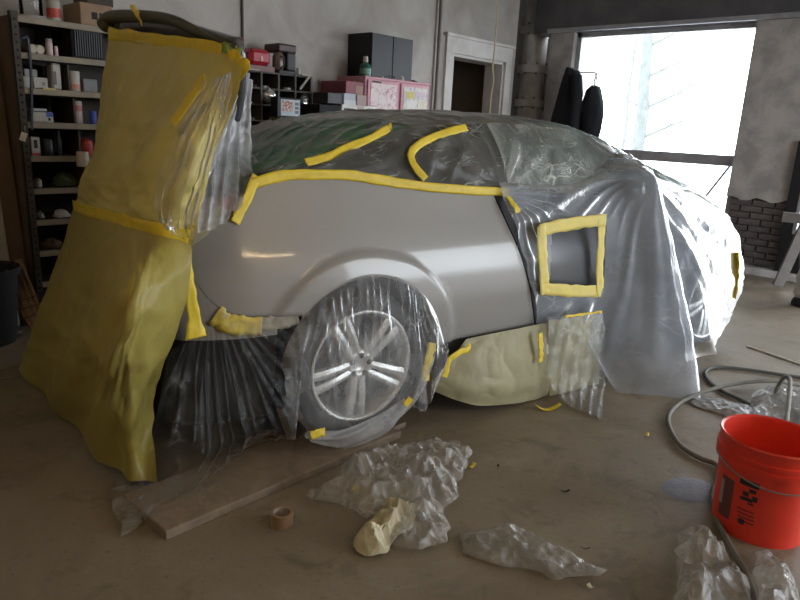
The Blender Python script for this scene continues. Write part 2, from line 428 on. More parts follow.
FRD = (3.3, 6.6, 0.0, 2.55)             # second open vehicle door, behind and to the right of the camera: x, x, z, z
portal(((FRD[0]+FRD[1])/2, Y0-.15, FRD[3]/2), (math.pi/2, 0, 0), FRD[1]-FRD[0], FRD[3])
b = B(); b.box((X0-.3, Y0-.3, -.2), (8.3, 6.0, 0)); b.obj('floor', M['concrete_floor'], kind='structure')
b = B(); b.box((X0-.3, Y0-.3, ZC), (8.3, 6.0, ZC+.2)); b.obj('ceiling', M['ceiling'], kind='structure')
DX0, DX1, DZ = 5.86, 6.84, 2.10         # doorway in the back wall
b = B()
b.box((X0-.3, Y1, 0), (DX0, Y1+.25, ZC)); b.box((DX1, Y1, 0), (7.06, Y1+.25, ZC)); b.box((DX0, Y1, DZ), (DX1, Y1+.25, ZC))
wall_back = b.obj('wall_back', M['plaster'], kind='structure')
b = B(); b.box((DX0-1.2, Y1+1.1, 0), (DX1+.2, Y1+1.25, ZC)); b.box((DX0-1.35, Y1+.25, 0), (DX0-1.2, Y1+1.1, ZC)); b.box((DX1+.06, Y1+.25, 0), (DX1+.2, Y1+1.1, ZC))
b.obj('wall_passage', M['corridor'], kind='structure')
for nm, lo_, hi_ in (('wall_recess_back', (7.06, 5.75, 0), (8.25, 5.95, ZC)), ('wall_recess_left', (7.02, 5.0, 0), (7.06, 5.75, ZC)), ('wall_recess_right', (8.1, 4.55, 0), (8.25, 5.75, ZC))):
    b = B(); b.box(lo_, hi_); b.obj(nm, M['plaster_right'], kind='structure')
b = B()
b.box((7.5, WIN[1], 0), (8.25, 4.55, 2.49)); b.box((7.5, WIN[0], 0), (7.8, WIN[1], WIN[2]))
b.box((7.5, 1.66, .80), (7.8, WIN[0], 2.49)); b.box((7.56, 1.66, 0), (7.8, WIN[0], .80))
b.box((7.5, .9, 0), (7.8, 1.30, 2.49)); b.box((7.5, 1.30, 1.30), (7.8, 1.66, 2.49)); b.box((7.5, 1.30, 0), (7.8, 1.66, .40)); b.box((7.5, Y0-.3, 0), (7.8, GAR[0], 2.49))
wall_right = b.obj('wall_right', M['plaster_right'], kind='structure')
# torn lower edge of the plaster, standing proud of the bricks
bb = []
for k in range(9):
    y = 1.66+k*(WIN[0]-1.66)/8; bb.append((y, .80-.05*abs(math.sin(k*2.3))-.01))
poly = [(1.66, .86), (WIN[0], .86)]+bb[::-1]
b = B(); b.prism(poly, .02, Matrix(((0, 0, -1, 7.502), (1, 0, 0, 0), (0, 1, 0, 0), (0, 0, 0, 1)))); b.obj('plaster_edge', M['plaster_right'], wall_right)
# dark bricks at the foot of the pillar, each its own piece
def brick_mesh(seed):
    b = B(); b.box((-.005, 0, 0), (.055, .205, .058), bev=.004, seg=1); return b.mesh('brick')
bms = [brick_mesh(0)]
me_half = (lambda b: (b.box((-.005, 0, 0), (.055, .098, .058), bev=.004, seg=1), b.mesh('brick'))[1])(B())
random.seed(3)
for r in range(11):
    z = .10+r*.066; y = 1.668; k = 0
    while y < WIN[0]-.05:
        half = (r % 2 == 1 and k == 0) or (WIN[0]-y < .2)
        o = link('brick', me_half if half else bms[0], M['brick_dark'], wall_right)
        o.location = (7.51+random.uniform(0, .008), y, z); o.rotation_euler = (0, 0, random.uniform(-.01, .01))
        y += .11 if half else .217; k += 1
b = B(); b.box((7.42, Y0, 2.49), (7.8, 4.75, ZC)); lintel = b.obj('trim_1', M['steel_dark'], kind='structure')
b = B(); b.box((7.40, Y0, 2.485), (7.44, 4.55, 2.53)); b.obj('beam_flange', M['window_metal'], lintel)
b = B(); b.box((7.45, 1.565, 0), (7.56, 1.66, 1.36)); b.box((7.45, 1.28, 1.28), (7.56, 1.565, 1.36)); b.box((7.45, 1.28, .0), (7.56, 1.565, .46)); b.obj('trim_2', M['black'], kind='structure')
b = B(); b.box((7.47, 1.30, .46), (7.49, 1.33, 1.28)); b.box((7.47, 1.535, .46), (7.49, 1.565, 1.28)); b.obj('trim_3', M['window_metal'], kind='structure')
b = B(); b.box((7.40, -2.6, .0), (7.60, 2.6, .075), bev=.006); b.obj('baseboard_right', mat('pale_kerb', (.80, .79, .78), .7, noise=(5, (.45, .43, .42), .4, .7)), kind='structure')
b = B(); b.box((X0-.3, Y0, 0), (X0, Y1, ZC)); b.obj('wall_left', M['plaster'], kind='structure')
b = B(); b.box((X0-.3, Y0-.3, 0), (FRD[0], Y0, ZC)); b.box((FRD[1], Y0-.3, 0), (7.8, Y0, ZC)); b.box((FRD[0], Y0-.3, FRD[3]), (FRD[1], Y0, ZC)); b.obj('wall_front', M['plaster'], kind='structure')

# window: frame, mullion rail, panes
b = B(); fx0, fx1 = 7.58, 7.66
b.box((fx0, WIN[1]-.06, WIN[2]), (fx1, WIN[1], WIN[3])); b.box((fx0, WIN[0], WIN[3]-.05), (fx1, WIN[1], WIN[3]))
b.box((fx0, WIN[0], WIN[2]), (fx1, WIN[0]+.02, WIN[3])); b.box((fx0, WIN[0], WIN[2]), (fx1, WIN[1], WIN[2]+.05))
win = b.obj('window_1', M['window_metal'], kind='structure')
b = B(); b.box((fx0-.02, WIN[0], 1.07), (fx1, WIN[1], 1.18), bev=.008); b.obj('window_rail', M['window_metal'], win)
for z0, z1 in ((1.18, WIN[3]-.05), (WIN[2]+.05, 1.07)):
    b = B(); b.box((7.615, WIN[0]+.02, z0), (7.621, WIN[1]-.06, z1)); b.obj('pane', M['window_glass'], win)
b = B(); b.tube([WX(733, 162, 7.57), WX(706, 196, 7.57)], .012, 8); b.obj('stay_bar', M['window_metal'], win)

# doorway casing
b = B()
b.box((DX0-.13, Y1-.03, 0), (DX0, Y1+.02, DZ+.16)); b.box((DX1, Y1-.03, 0), (DX1+.12, Y1+.02, DZ+.16)); b.box((DX0, Y1-.03, DZ), (DX1, Y1+.02, DZ+.16))
casing = b.obj('door_1', M['frame_white'], kind='structure')
b = B(); b.box((DX0-.16, Y1-.055, DZ+.16), (DX1+.14, Y1+.01, DZ+.19)); b.obj('door_cap', M['frame_white'], casing)
b = B(); b.box((DX0-.02, Y1+.0, 0), (DX0+.03, Y1+.25, DZ)); b.box((DX1-.03, Y1, 0), (DX1+.02, Y1+.25, DZ)); b.box((DX0, Y1, DZ-.03), (DX1, Y1+.25, DZ+.01)); b.obj('door_lining', M['frame_white'], casing)

# ceiling tubes: warm workshop lamps
def tube_lamp(loc, rz, length, strength, label):
    r = empty('fluorescent_lamp', loc, rz, label=label, cat='lamp', group='tube lamps under the ceiling')
    b = B(); b.box((-length/2, -.12, 0), (length/2, .12, .05), bev=.008); b.obj('housing', plain((.7, .7, .68), .4), r)
    for s in (-.075, .075):
        b = B(); b.tube([(-length/2+.03, s, -.025), (length/2-.03, s, -.025)], .019, 10)
        b.obj('tube', LAMP, r)
    for s in (-1, 1):
        b = B(); b.tube([(s*length*.35, 0, .05), (s*length*.35, 0, ZC-loc[2])], .004, 6); b.obj('hanger', M['black'], r)
LAMP = mat('lamp_tube', (1, .95, .85), .5, emit=((1, .72, .40), 30))
tube_lamp((1.6, -2.72, 2.95), math.radians(-20), 1.9, 1, 'long twin tube lamp hung beside the car')
tube_lamp((-.9, .6, 2.95), math.radians(-14), 1.5, 1, 'long twin tube lamp hung behind the trunk of the car')

# ================================================================== OUTSIDE THE WINDOW
b = B(); b.box((7.8, -14, -.25), (45, 30, -.12)); b.box((-12, -25, -.25), (7.8, Y0-.3, -.12)); b.obj('ground_outside', mat('pale_ground', (.62, .62, .62), .9, noise=(.4, (.5, .5, .5), .4, .7)), kind='structure')
def bare_tree(u0, v0, u1, v1, X, r, label, seed):
    p0 = WX(u0, v0, X); p1 = WX(u1, v1, X); p0 = np.array(p0); p1 = np.array(p1)
    base = p0+(p1-p0)*((-.12-p0[2])/(p1[2]-p0[2])); top = p1+(p1-p0)*.5
    t = empty('bare_tree', base, label=label, cat='tree')
    rr = random.Random(seed)
    pts = [base+(top-base)*k/7+np.array([0, rr.uniform(-.05, .05), 0])*(0 < k < 7) for k in range(8)]
    B().tube([p-base for p in pts], [r*(1.1-.08*k) for k in range(8)], 10).obj('trunk', BARK, t, True)
    for k in range(7):
        q = pts[2+k % 5]-base; s = rr.choice((-1, 1)); L = rr.uniform(.7, 1.6)
        B().tube([q, q+np.array([.1, s*L*.5, L*.25]), q+np.array([.1, s*L, L*rr.uniform(.3, .8)])], [r*.25, r*.16, r*.05], 6).obj('branch', BARK, t, True)
BARK = mat('bark', (.14, .15, .145), .9, noise=(6, (.10, .11, .10), .4, .7))
bare_tree(640, 135, 648, 35, 16, .17, 'thick bare tree trunk standing outside the window', 1)
bare_tree(625, 125, 634, 60, 20, .06, 'thin bare sapling beside the thick trunk outside the window', 2)

# ================================================================== RECESS: PIPE, WALL FITTINGS
pc = WY(534, 60, 4.93)
pipe = empty('drain_pipe', (pc[0], pc[1], 0), label='fat white flanged pipe standing in the recess beside the doorway', cat='pipe')
B().lathe([(.155, 0), (.155, 3.38)], 24).obj('pipe_barrel', M['pipe_white'], pipe, True)
for v in (30, 70, 104):
    z = WY(534, v, 4.93)[2]
    B().lathe([(.158, z-.05), (.20, z-.045), (.205, z), (.205, z+.05), (.16, z+.055)], 24).obj('flange', M['pipe_white'], pipe, True)
    for a in range(8):
        q = a*math.pi/4; B().lathe([(.012, z-.07), (.012, z+.075)], 6, Matrix.Translation((.185*math.cos(q), .185*math.sin(q), 0))).obj('bolt', M['shelf_edge'], pipe)
z = WY(538, 108, 4.75)[2]
v1 = empty('shut_off_valve', (pc[0]+.03, pc[1]-.27, z-.06), label='small grey valve with wire handwheel in front of the fat pipe', cat='valve')
B().lathe([(.05, 0), (.06, .03), (.045, .08), (.02, .1), (.02, .17)], 14).obj('valve_body', plain((.35, .34, .33), .5, .3), v1, True)
for k in range(3):
    a = [(.10*math.cos(t)*(1-.15*k), .03*math.sin(t*2+k), .19+.05*math.sin(t+k)) for t in np.linspace(0, 2*math.pi, 25)]
    B().tube(a, .006, 6).obj('wire_loop', plain((.6, .6, .62), .3, .7), v1, True)
B().tube([(0, 0, .0), (.05, .14, -.02), (.07, .2, -.02)], .03, 10).obj('branch_pipe', M['pipe_white'], v1, True)
b = B(); b.tube([(pc[0]-.02, pc[1]-.3, 2.78), (pc[0]+.0, pc[1]-.26, 2.68), (pc[0]+.05, pc[1]-.25, 2.66), (pc[0]+.1, pc[1]-.25, 2.72), (pc[0]+.1, pc[1]-.2, 3.38)], .012, 8)
b.obj('loop_cable', plain((.6, .58, .55)), center=True, label='pale cable looped in front of the top of the fat pipe', cat='cable')

def vertical_conduit(u, v, Y, r, label, m, z1=3.38, z0=0.0, du=0):
    p = WY(u, v, Y); B().tube([(p[0], Y, z0), (p[0], Y, z1)], r, 10).obj('conduit', m, center=True, label=label, cat='pipe')
vertical_conduit(440, 40, Y1-.022, .02, 'grey conduit running up the wall next to the doorway casing', plain((.30, .27, .25)))
vertical_conduit(436, 40, Y1-.014, .012, 'thin pale conduit beside the thicker one next to the doorway', plain((.42, .39, .36)))
vertical_conduit(242.5, 20, Y1-.012, .010, 'thin dark conduit running up the wall above the red case', plain((.06, .05, .05)))
p = [(WY(498, -8, 4.55)[0], 4.55, 3.39), WY(498, -8, 4.55), WY(496.5, 25, 4.55), WY(494, 55, 4.55), WY(492.5, 68, 4.55), WY(493.5, 80, 4.55), WY(491, 95, 4.55), WY(489, 125, 4.55), WY(489, 150, 4.55)]
B().tube(catmull(np.array(p), 40), .009, 8).obj('cord', plain((.55, .47, .27)), center=True, label='yellowish cord hanging down in front of the doorway', cat='cord')

# coat and bag hanging by the window
def garment(name, outline, X, depth, label, cat, extra=None, seed=0):
    """outline: rows (v, u_left, u_right) seen from inside the room; a real body with a bulged front and back"""
    rows = []
    vs = np.array([r[0] for r in outline], float); ul = np.array([r[1] for r in outline], float); ur = np.array([r[2] for r in outline], float)
    n = 26; tt = np.linspace(0, len(vs)-1, n)
    V = np.interp(tt, range(len(vs)), vs); UL = catmull(ul, n); UR = catmull(ur, n)
    rings = []
    for k in range(n):
        a = np.array(WX(UL[k], V[k], X)); c = np.array(WX(UR[k], V[k], X)); z = (a[2]+c[2])/2
        cen = (a+c)/2; hw = (c-a)/2; hw[2] = 0; dx = np.array([-1, 0, 0])
        ring = []
        for q in np.linspace(0, 2*math.pi, 36, endpoint=False):
            f = 1+.12*vnoise(np.array([math.cos(q)*2.2, math.sin(q)*2.2, k*.16]), seed)
            ring.append([cen[0]+hw[0]*math.cos(q)*f-depth*math.sin(q)*f, cen[1]+hw[1]*math.cos(q)*f, z])
        rings.append(ring)
    P = np.array(rings)
    me = grid_mesh(name, np.concatenate([P, P[:, :1]], 1)); bm = bmesh.new(); bm.from_mesh(me)
    bmesh.ops.remove_doubles(bm, verts=bm.verts[:], dist=1e-5); bmesh.ops.holes_fill(bm, edges=bm.edges[:]); bmesh.ops.recalc_face_normals(bm, faces=bm.faces[:])
    bm.to_mesh(me); bm.free(); return me
me = garment('jacket', [(68, 569, 574), (71, 566, 579), (78, 563, 581), (95, 558, 581), (115, 552, 582), (150, 543, 583)], 7.30, .10, '', '', seed=3)
o = empty('hanging_jacket', (0, 0, 0), label='black jacket hanging beside the window frame', cat='jacket')
link('jacket_body', me, M['fabric_black'], o, True)
sl = [np.array(WX(577, 76, 7.22)), np.array(WX(577, 95, 7.20)), np.array(WX(574, 118, 7.22)), np.array(WX(572, 150, 7.22))]
B().tube(sl, [.06, .07, .06, .055], 12).obj('sleeve', M['fabric_black'], o, True)
me = garment('bag', [(86, 594, 598), (90, 588, 600), (105, 583, 603), (118, 580, 603), (130, 580, 601), (140, 581, 598)], 7.32, .09, '', '', seed=5)
o2 = empty('hanging_bag', (0, 0, 0), label='black cloth bag with shoulder strap hanging against the window', cat='bag')
link('bag_body', me, M['fabric_black'], o2, True)
B().tube(catmull(np.array([WX(596, 88, 7.3), WX(588, 96, 7.25), WX(581, 112, 7.25)]), 12), .012, 8).obj('strap', M['fabric_black'], o2, True)
r = empty('coat_hook', (0, 0, 0), label='thin metal hook rail that the black bag hangs from', cat='hook')
B().tube([WX(572, 72, 7.32), WX(581, 72.5, 7.32), WX(595, 72.5, 7.32), WX(597, 80, 7.32)], .006, 8).obj('rod', M['steel_dark'], r, True)
B().tube([WX(597, 73, 7.32), WX(594, 82, 7.32), WX(595, 89, 7.32)], .006, 8).obj('hook', M['steel_dark'], r, True)
B().tube([WX(572, 72, 7.32), (7.52, WX(572, 72, 7.32)[1]+.03, WX(572, 72, 7.32)[2])], .008, 8).obj('bracket', M['steel_dark'], r, True)

# trestle leg by the vehicle door
t = empty('trestle', WZ(777, 289), label='weathered timber trestle standing by the vehicle door', cat='trestle')
o_ = np.array(WZ(777, 289)); d1 = np.array(WX(800, 238, o_[0]+.05))-o_
def beam(p, q, wdt, h):
    p = np.array(p, float); q = np.array(q, float); d = q-p; L = np.linalg.norm(d); d /= L
    z = np.array([0, 0, 1.]); s = np.cross(d, z); s /= np.linalg.norm(s)+1e-9; u = np.cross(s, d)
    Mx = Matrix(((d[0], s[0], u[0], p[0]), (d[1], s[1], u[1], p[1]), (d[2], s[2], u[2], p[2]), (0, 0, 0, 1)))
    return lambda bb: bb.box((0, -wdt/2, -h/2), (L, wdt/2, h/2), bev=.004, M4=Mx, seg=1)
grey_wood = plain((.22, .20, .19), .8)
topp = d1*1.25
for dy, sgn in ((0, 1), (-.55, 1)):
    b = B(); beam((0, dy, .03), topp+np.array([0, dy, .03]), .04, .09)(b); b.obj('leg', grey_wood, t)
    b = B(); beam((topp[0]*1.7, dy+topp[1]*1.7, .03), topp+np.array([0, dy, 0]), .04, .09)(b); b.obj('leg', grey_wood, t)
b = B(); beam(topp+np.array([0, .2, .05]), topp+np.array([0, -.9, .05]), .07, .09)(b); b.obj('top_rail', grey_wood, t)
t = empty('pale_form', WZ(805, 306), label='pale lumpy half-seen form with dark foot next to the timber trestle', cat='post')  # stand-in for an unidentified form, much like a trouser leg and boot
rad = [(.07, .06), (.10, .10), (.085, .16), (.11, .24), (.09, .34), (.115, .42), (.10, .52), (.11, .62), (.07, .70), (.02, .72)]
b = B(); b.lathe(rad, 20)
for v in b.bm.verts:
    k = 1+.12*float(vnoise(np.array(v.co)*14, 4)); v.co.x *= k; v.co.y *= k
b.obj('pale_body', plain((.62, .60, .56), .8), t, True)
B().lathe([(.10, 0), (.11, .02), (.10, .055), (.075, .075)], 18).obj('foot', M['black'], t, True)

# ================================================================== STEEL SHELVING (rear left)
SY = 4.33                                  # front face
sh = empty('steel_shelving', (0, 0, 0), label='tall rusty steel shelving with punched posts, loaded with cans and boxes', cat='shelving')
sx0, sx1 = WY(28, 140, SY)[0]-.005, 2.55
ztop = WY(60, 21, SY)[2]
levels = [WY(60, v, SY)[2] for v in (56, 90, 123, 156, 188, 219)]
dz = (levels[0]-levels[-1])/5
while levels[-1]-dz > .05: levels.append(levels[-1]-dz)
for z in [ztop]+levels:
    b = B(); b.box((sx0, SY+.012, z-.018), (sx1, Y1-.02, z-.006)); o = b.obj('shelf_board', M['shelf_steel'], sh)
    b = B(); b.box((sx0+.01, SY, z-.035), (sx1, SY+.012, z), bev=.002, seg=1); b.obj('front_lip', M['shelf_edge'], o)
for x in (sx0-.03, sx1-.01):
    for y, s in ((SY-.004, 1), (Y1-.02, -1)):
        b = B(); b.box((x, y, 0), (x+.04, y+s*.004, ztop+.02)); b.box((x, y, 0), (x+.004, y+s*.04, ztop+.02)); p = b.obj('post', M['shelf_steel'], sh)
        if s == 1 and x < 2:
            for k in range(44):
                b = B(); b.lathe([(.007, 0), (.007, .003)], 8, Matrix.Translation((x+.022, y-.001, .03+k*.041)) @ Matrix.Rotation(math.pi/2, 4, 'X')); b.obj('punched_hole', M['dark_void'], p)
b = B(); b.box((sx0-.028, SY+.04, .02), (sx0-.024, Y1-.03, ztop)); b.obj('side_panel', mat('side_panel', (.13, .085, .055), .8, noise=(5, (.08, .05, .035), .4, .7)), sh)
b = B(); b.box((sx0, Y1-.016, .02), (sx1, Y1-.012, ztop)); b.obj('back_panel', M['shelf_steel'], sh)
def divider(u, lv):
    x = WY(u, 90, SY+.03)[0]; b = B(); b.box((x, SY+.03, levels[lv]), (x+.012, Y1-.03, levels[lv]+dz*.78)); b.obj('divider', M['shelf_steel'], sh)
divider(69, 1); divider(72, 2); divider(75, 3); divider(78, 4)

def shelf_item_box(name, u0, u1, v_top, z0, Y, depth, m, label, cat, group=None, bev=.004, parts=None):
    x0 = WY(u0, v_top, Y)[0]; x1 = WY(u1, v_top, Y)[0]; z1 = WY((u0+u1)/2, v_top, Y)[2]
    e = empty(name, ((x0+x1)/2, Y+depth/2, z0), label=label, cat=cat, group=group)
    hx = (x1-x0)/2; h = max(z1-z0, .01)
    b = B(); b.box((-hx, -depth/2, 0), (hx, depth/2, h), bev=bev, seg=1); b.obj('body', m, e)
    for nm, a0, a1, c0, c1, mm in (parts or []):     # printed patches on the front, fractions
        b = B(); b.box((-hx+2*hx*a0, -depth/2-.0015, h*c0), (-hx+2*hx*a1, -depth/2+.001, h*c1)); b.obj(nm, mm, e)
    return e
def shelf_item_round(name, u0, u1, v_top, z0, Y, prof, m, label, cat, group=None, bands=(), capm=None):
    """prof: (radius fraction, height fraction)"""
    x0 = WY(u0, v_top, Y)[0]; x1 = WY(u1, v_top, Y)[0]; h = WY((u0+u1)/2, v_top, Y)[2]-z0
    R = abs(x1-x0)/2*.93
    e = empty(name, ((x0+x1)/2, Y+R, z0), label=label, cat=cat, group=group)
    B().lathe([(max(r, .02)*R, z*h) for r, z in prof], 20).obj('body', m, e, True)
    for c0, c1, mm, k in bands: B().lathe([(R*k, c0*h), (R*k, c1*h)], 20, cap=False).obj('printed_band', mm, e, True)
    return e
CAN = [(.97, 0), (1, .02), (1, .95), (.96, .97), (.93, 1), (.85, 1), (.85, .98), (.02, .98)]
BOT = [(.9, 0), (1, .04), (1, .62), (.9, .74), (.5, .82), (.48, .86), (.55, .86), (.55, 1), (.02, 1)]
WHT = plain((.42, .39, .34)); REDp = plain((.45, .05, .04)); CARD = plain((.30, .20, .12), .8); BLU = plain((.03, .07, .38)); PINK = plain((.62, .48, .46))
# on top of the shelving
zt = ztop
e = empty('glass_jar', (WY(35, 10, SY+.08)[0], SY+.14, zt), label='clear tall glass jar on top of the steel shelving', cat='jar')
B().lathe([(.055, 0), (.062, .01), (.062, .2), (.05, .22), (.05, .26)], 20, cap=False).obj('jar_glass', M['window_glass'], e, True)
B().lathe([(.085, 0), (.09, .012), (.085, .02)], 20).obj('glass_base', plain((.4, .4, .38), .2), e, True)
shelf_item_round('paint_can', 48, 62.5, 0, zt, SY+.05, CAN, WHT, 'red and white can on top of the steel shelving', 'can', bands=((.18, .62, REDp, 1.01),))
shelf_item_box('cardboard_box', 79.5, 112, 4, zt, SY+.02, .26, CARD, 'cardboard box with dark printed mark on top of the steel shelving', 'box', parts=(('printed_mark', .34, .52, .3, .62, M['black_matte']), ('printed_mark', .58, .74, .3, .62, M['black_matte'])))
hb_ = WY(95, 4, SY+.02)[2]
shelf_item_box('dark_carton', 86, 113, -6, hb_, SY+.04, .2, plain((.06, .04, .03), .7), 'flat dark brown carton lying on the cardboard box on the shelving', 'box')
# first row
z = levels[0]
shelf_item_round('pill_bottle', 46, 53.5, 38.5, z, SY+.05, [(.95, 0), (1, .03), (1, .72), (.85, .78), (.9, .8), (.9, .98), (.02, 1)], PINK, 'small pinkish white bottle with white cap on the steel shelf', 'bottle', bands=((.82, .99, WHT, .93),))
for k, u in enumerate((33, 40)):
    p = WY(u, 49, SY+.05); e = empty('cardboard_tube', (p[0], SY+.05, z), label=('end of a rolled tube near the shelving post, one tube away from the pink bottle', 'end of a rolled tube lying right beside the pink bottle')[k], cat='tube')
    Mx = Matrix.Translation((0, 0, .028)) @ Matrix.Rotation(-math.pi/2, 4, 'X')
    B().lathe([(.026, 0), (.026, .24)], 16, Mx).obj('tube_body', plain((.36, .30, .22)), e, True); B().lathe([(.02, -.002), (.02, .01)], 16, Mx).obj('end_cap', plain((.5, .44, .34)), e, True)
shelf_item_round('spice_jar', 54.5, 58.5, 46, z, SY+.07, CAN, PINK, 'tiny pink jar right beside the pill bottle', 'jar')
fan = shelf_item_box('dark_louvred_box', 70.5, 102.5, 28, z, SY+.03, .3, M['black_matte'], 'dark box with upright ribs on the upper steel shelf', 'box')
x0 = WY(70.5, 40, SY+.03)[0]; x1 = WY(102.5, 40, SY+.03)[0]
for k in range(12):
    xx = -(x1-x0)/2+.02+k*((x1-x0)-.04)/11; b = B(); b.box((xx-.004, -.162, .012), (xx+.004, -.148, .16)); b.obj('rib', M['black'], fan)
# second row
z = levels[1]
shelf_item_box('carton', 22, 32.5, 76, z, SY+.04, .12, WHT, 'white carton at the post end of the second steel shelf', 'box')
shelf_item_box('carton', 33, 47.5, 77.5, z, SY+.03, .14, WHT, 'wide white carton with grey print on the second steel shelf', 'box', parts=(('printed_mark', .6, .8, .3, .6, plain((.2, .2, .2))),))
shelf_item_box('carton', 24, 37, 69, z+.062, SY+.08, .10, plain((.28, .28, .27)), 'small grey carton stacked on the white cartons', 'box')
shelf_item_box('jug', 51, 60.5, 63.5, z, SY+.04, .09, WHT, 'tall white jug with dark label on the second steel shelf', 'jug', bev=.01, parts=(('paper_label', .05, .45, .2, .7, plain((.12, .10, .1))),))
shelf_item_round('paint_can', 68.5, 82, 71, z, SY+.04, CAN, WHT, 'white can with orange print on the second steel shelf', 'can', bands=((.12, .35, plain((.5, .2, .12)), 1.01),))
shelf_item_box('flat_case', 83, 97, 79, z, SY+.04, .16, plain((.17, .18, .19)), 'flat grey case right of the white can', 'case')
shelf_item_box('tape_scrap', 43, 56, 88, z-.004, SY-.004, .01, plain((.5, .4, .08)), 'yellow strip stuck on the edge of the second steel shelf', 'tape', bev=0)
# third row
z = levels[2]
shelf_item_box('carton', 32, 53, 112, z, SY+.03, .14, WHT, 'white and blue carton on the third steel shelf', 'box', parts=(('printed_mark', .66, .98, .55, .98, BLU), ('printed_mark', .75, .85, .2, .45, M['black_matte'])))
shelf_item_box('glove_box', 33, 47, 108.5, z+.063, SY+.05, .09, plain((.5, .5, .52)), 'pale open box lying on the white and blue carton', 'box')
shelf_item_round('paint_can', 72, 84, 101, z, SY+.04, CAN, plain((.38, .30, .27)), 'worn pinkish can standing by the divider on the third steel shelf', 'can', bands=((.55, .8, plain((.35, .12, .1)), 1.01),))
shelf_item_round('blue_cup', 90.5, 97.5, 111, z, SY+.03, CAN, BLU, 'blue plastic cup on the third steel shelf', 'cup')
# fourth row
z = levels[3]
shelf_item_box('carton', 30.5, 39.5, 137, z, SY+.02, .07, WHT, 'white carton with a black figure and red foot print on the fourth steel shelf', 'box', parts=(('printed_mark', .3, .7, .4, .85, M['black']), ('printed_mark', .1, .9, .02, .16, REDp)))
shelf_item_round('black_pot', 43, 55, 139, z, SY+.06, CAN, M['black'], 'black pot in shadow on the fourth steel shelf', 'pot')
shelf_item_round('black_bottle', 56, 62, 131, z, SY+.06, BOT, M['black'], 'dark bottle behind the divider on the fourth steel shelf', 'bottle')
shelf_item_round('red_tub', 80, 96, 139, z, SY+.06, [(.8, 0), (1, .5), (.9, .85), (.5, 1), (.02, 1)], REDp, 'red rounded tub on the fourth steel shelf', 'tub')
shelf_item_round('white_mug', 78, 91, 152, z-.062, SY-.055, CAN, plain((.55, .50, .40)), 'cream cup hung on the edge of the fourth steel shelf', 'cup')
# fifth and sixth rows: rags and rubble
def lump(name, u, v, z, Y, rx, ry, rz_, m, label, cat, seed):
    p = WY(u, v, Y); n = 24; th, ph = np.meshgrid(np.linspace(0, 2*math.pi, n), np.linspace(.02, math.pi*.56, 14), indexing='ij')
    D = np.stack([np.cos(th)*np.sin(ph), np.sin(th)*np.sin(ph), np.cos(ph)], -1)
    D[-1] = D[0]
    r = .75+.55*crease(D*1.7+seed*3.1, seed); r[-1] = r[0]
    P = D*r[..., None]*np.array([rx, ry, rz_]); P[..., 2] -= P[..., 2].min()
    o = grid_obj(name, P, m, None, True, label=label, cat=cat); o.location = (p[0], Y, z); return o
lump('green_rag', 64, 175, levels[4], SY+.13, .085, .07, .075, plain((.05, .08, .04), .9), 'dark green crumpled rag on the fifth steel shelf', 'rag', 1)
lump('white_rag', 36, 170, levels[4], SY+.1, .03, .04, .05, plain((.35, .33, .3), .9), 'pale rag by the post on the fifth steel shelf', 'rag', 2)
lump('crumpled_paper', 61, 210, levels[5], SY+.1, .055, .05, .04, plain((.52, .5, .46), .9), 'white crumpled paper on the sixth steel shelf', 'paper', 4)
lump('grey_rag', 39, 210, levels[5], SY+.1, .03, .04, .035, plain((.3, .29, .28), .9), 'grey rag by the post on the sixth steel shelf', 'rag', 5)
lump('rag', 50, 245, levels[6], SY+.12, .07, .06, .05, plain((.09, .06, .04), .9), 'brown rag on the seventh steel shelf', 'rag', 6)
# tag and strap on the post
p = WY(24, 136, SY-.02); e = empty('price_tag', (p[0], SY-.012, p[2]), label='buff paper tag hanging from the shelving post', cat='tag')
b = B(); b.box((-.017, -.002, -.03), (.017, .001, .02), M4=Matrix.Rotation(.35, 4, 'Y')); b.obj('card', plain((.5, .42, .28)), e)
B().tube([(0.01, -.001, .018), (.012, .0, .06)], .0015, 5).obj('string', plain((.4, .35, .3)), e)
p0 = WY(28, 40, SY-.015); p1 = WY(31, 75, SY-.015); p2 = WY(32, 130, SY-.015)
B().tube(catmull(np.array([WY(22, 38, SY-.012), p0, p1, p2]), 24), .008, 6).obj('blue_cable', plain((.03, .04, .06)), center=True, label='dark blue cable dangling along the shelving post', cat='cable')
# left of the shelving
pl = empty('brown_plank', (0, 0, 0), label='brown plank leaning on the wall left of the steel shelving', cat='plank')
a = WZ(24, 318); a = np.array([a[0]-.12, 4.42, 0]); 
b = B(); b.box((-.05, -.015, 0), (.05, .015, 2.05), bev=.003, M4=Matrix.Translation((WY(12, 200, 4.4)[0], 4.40, .01)) @ Matrix.Rotation(math.radians(-6), 4, 'X'), seg=1); b.obj('plank_board', plain((.13, .085, .05), .8), pl)
b = B(); b.box((-.02, -.019, 1.60), (.035, -.014, 1.72), M4=Matrix.Translation((WY(12, 200, 4.4)[0], 4.40, .01)) @ Matrix.Rotation(math.radians(-6), 4, 'X')); b.obj('yellow_sticker', plain((.42, .33, .10)), pl)
px = WY(2, 180, 4.3)[0]
b = B(); b.box((px-.25, 0, 0), (px+.028, .03, 1.42), bev=.01, M4=Matrix.Translation((0, 4.33, .01)) @ Matrix.Rotation(math.radians(-9), 4, 'X')); b.obj('leaning_board', plain((.34, .30, .24), .7), center=True, label='beige board leaning on the wall beside the brown plank', cat='board')
p = WZ(6, 330); e = empty('black_bin', (p[0]-.14, p[1]-.18, 0), label='black plastic bin on the floor beside the straw broom', cat='bin')
B().lathe([(.13, 0), (.14, .02), (.175, .40), (.185, .41), (.185, .43), (.17, .43), (.135, .03), (.02, .025)], 24).obj('bin_body', M['black_matte'], e, True)
B().lathe([(.19, .40), (.195, .415), (.19, .44)], 24, cap=False).obj('bin_rim', M['black_matte'], e, True)
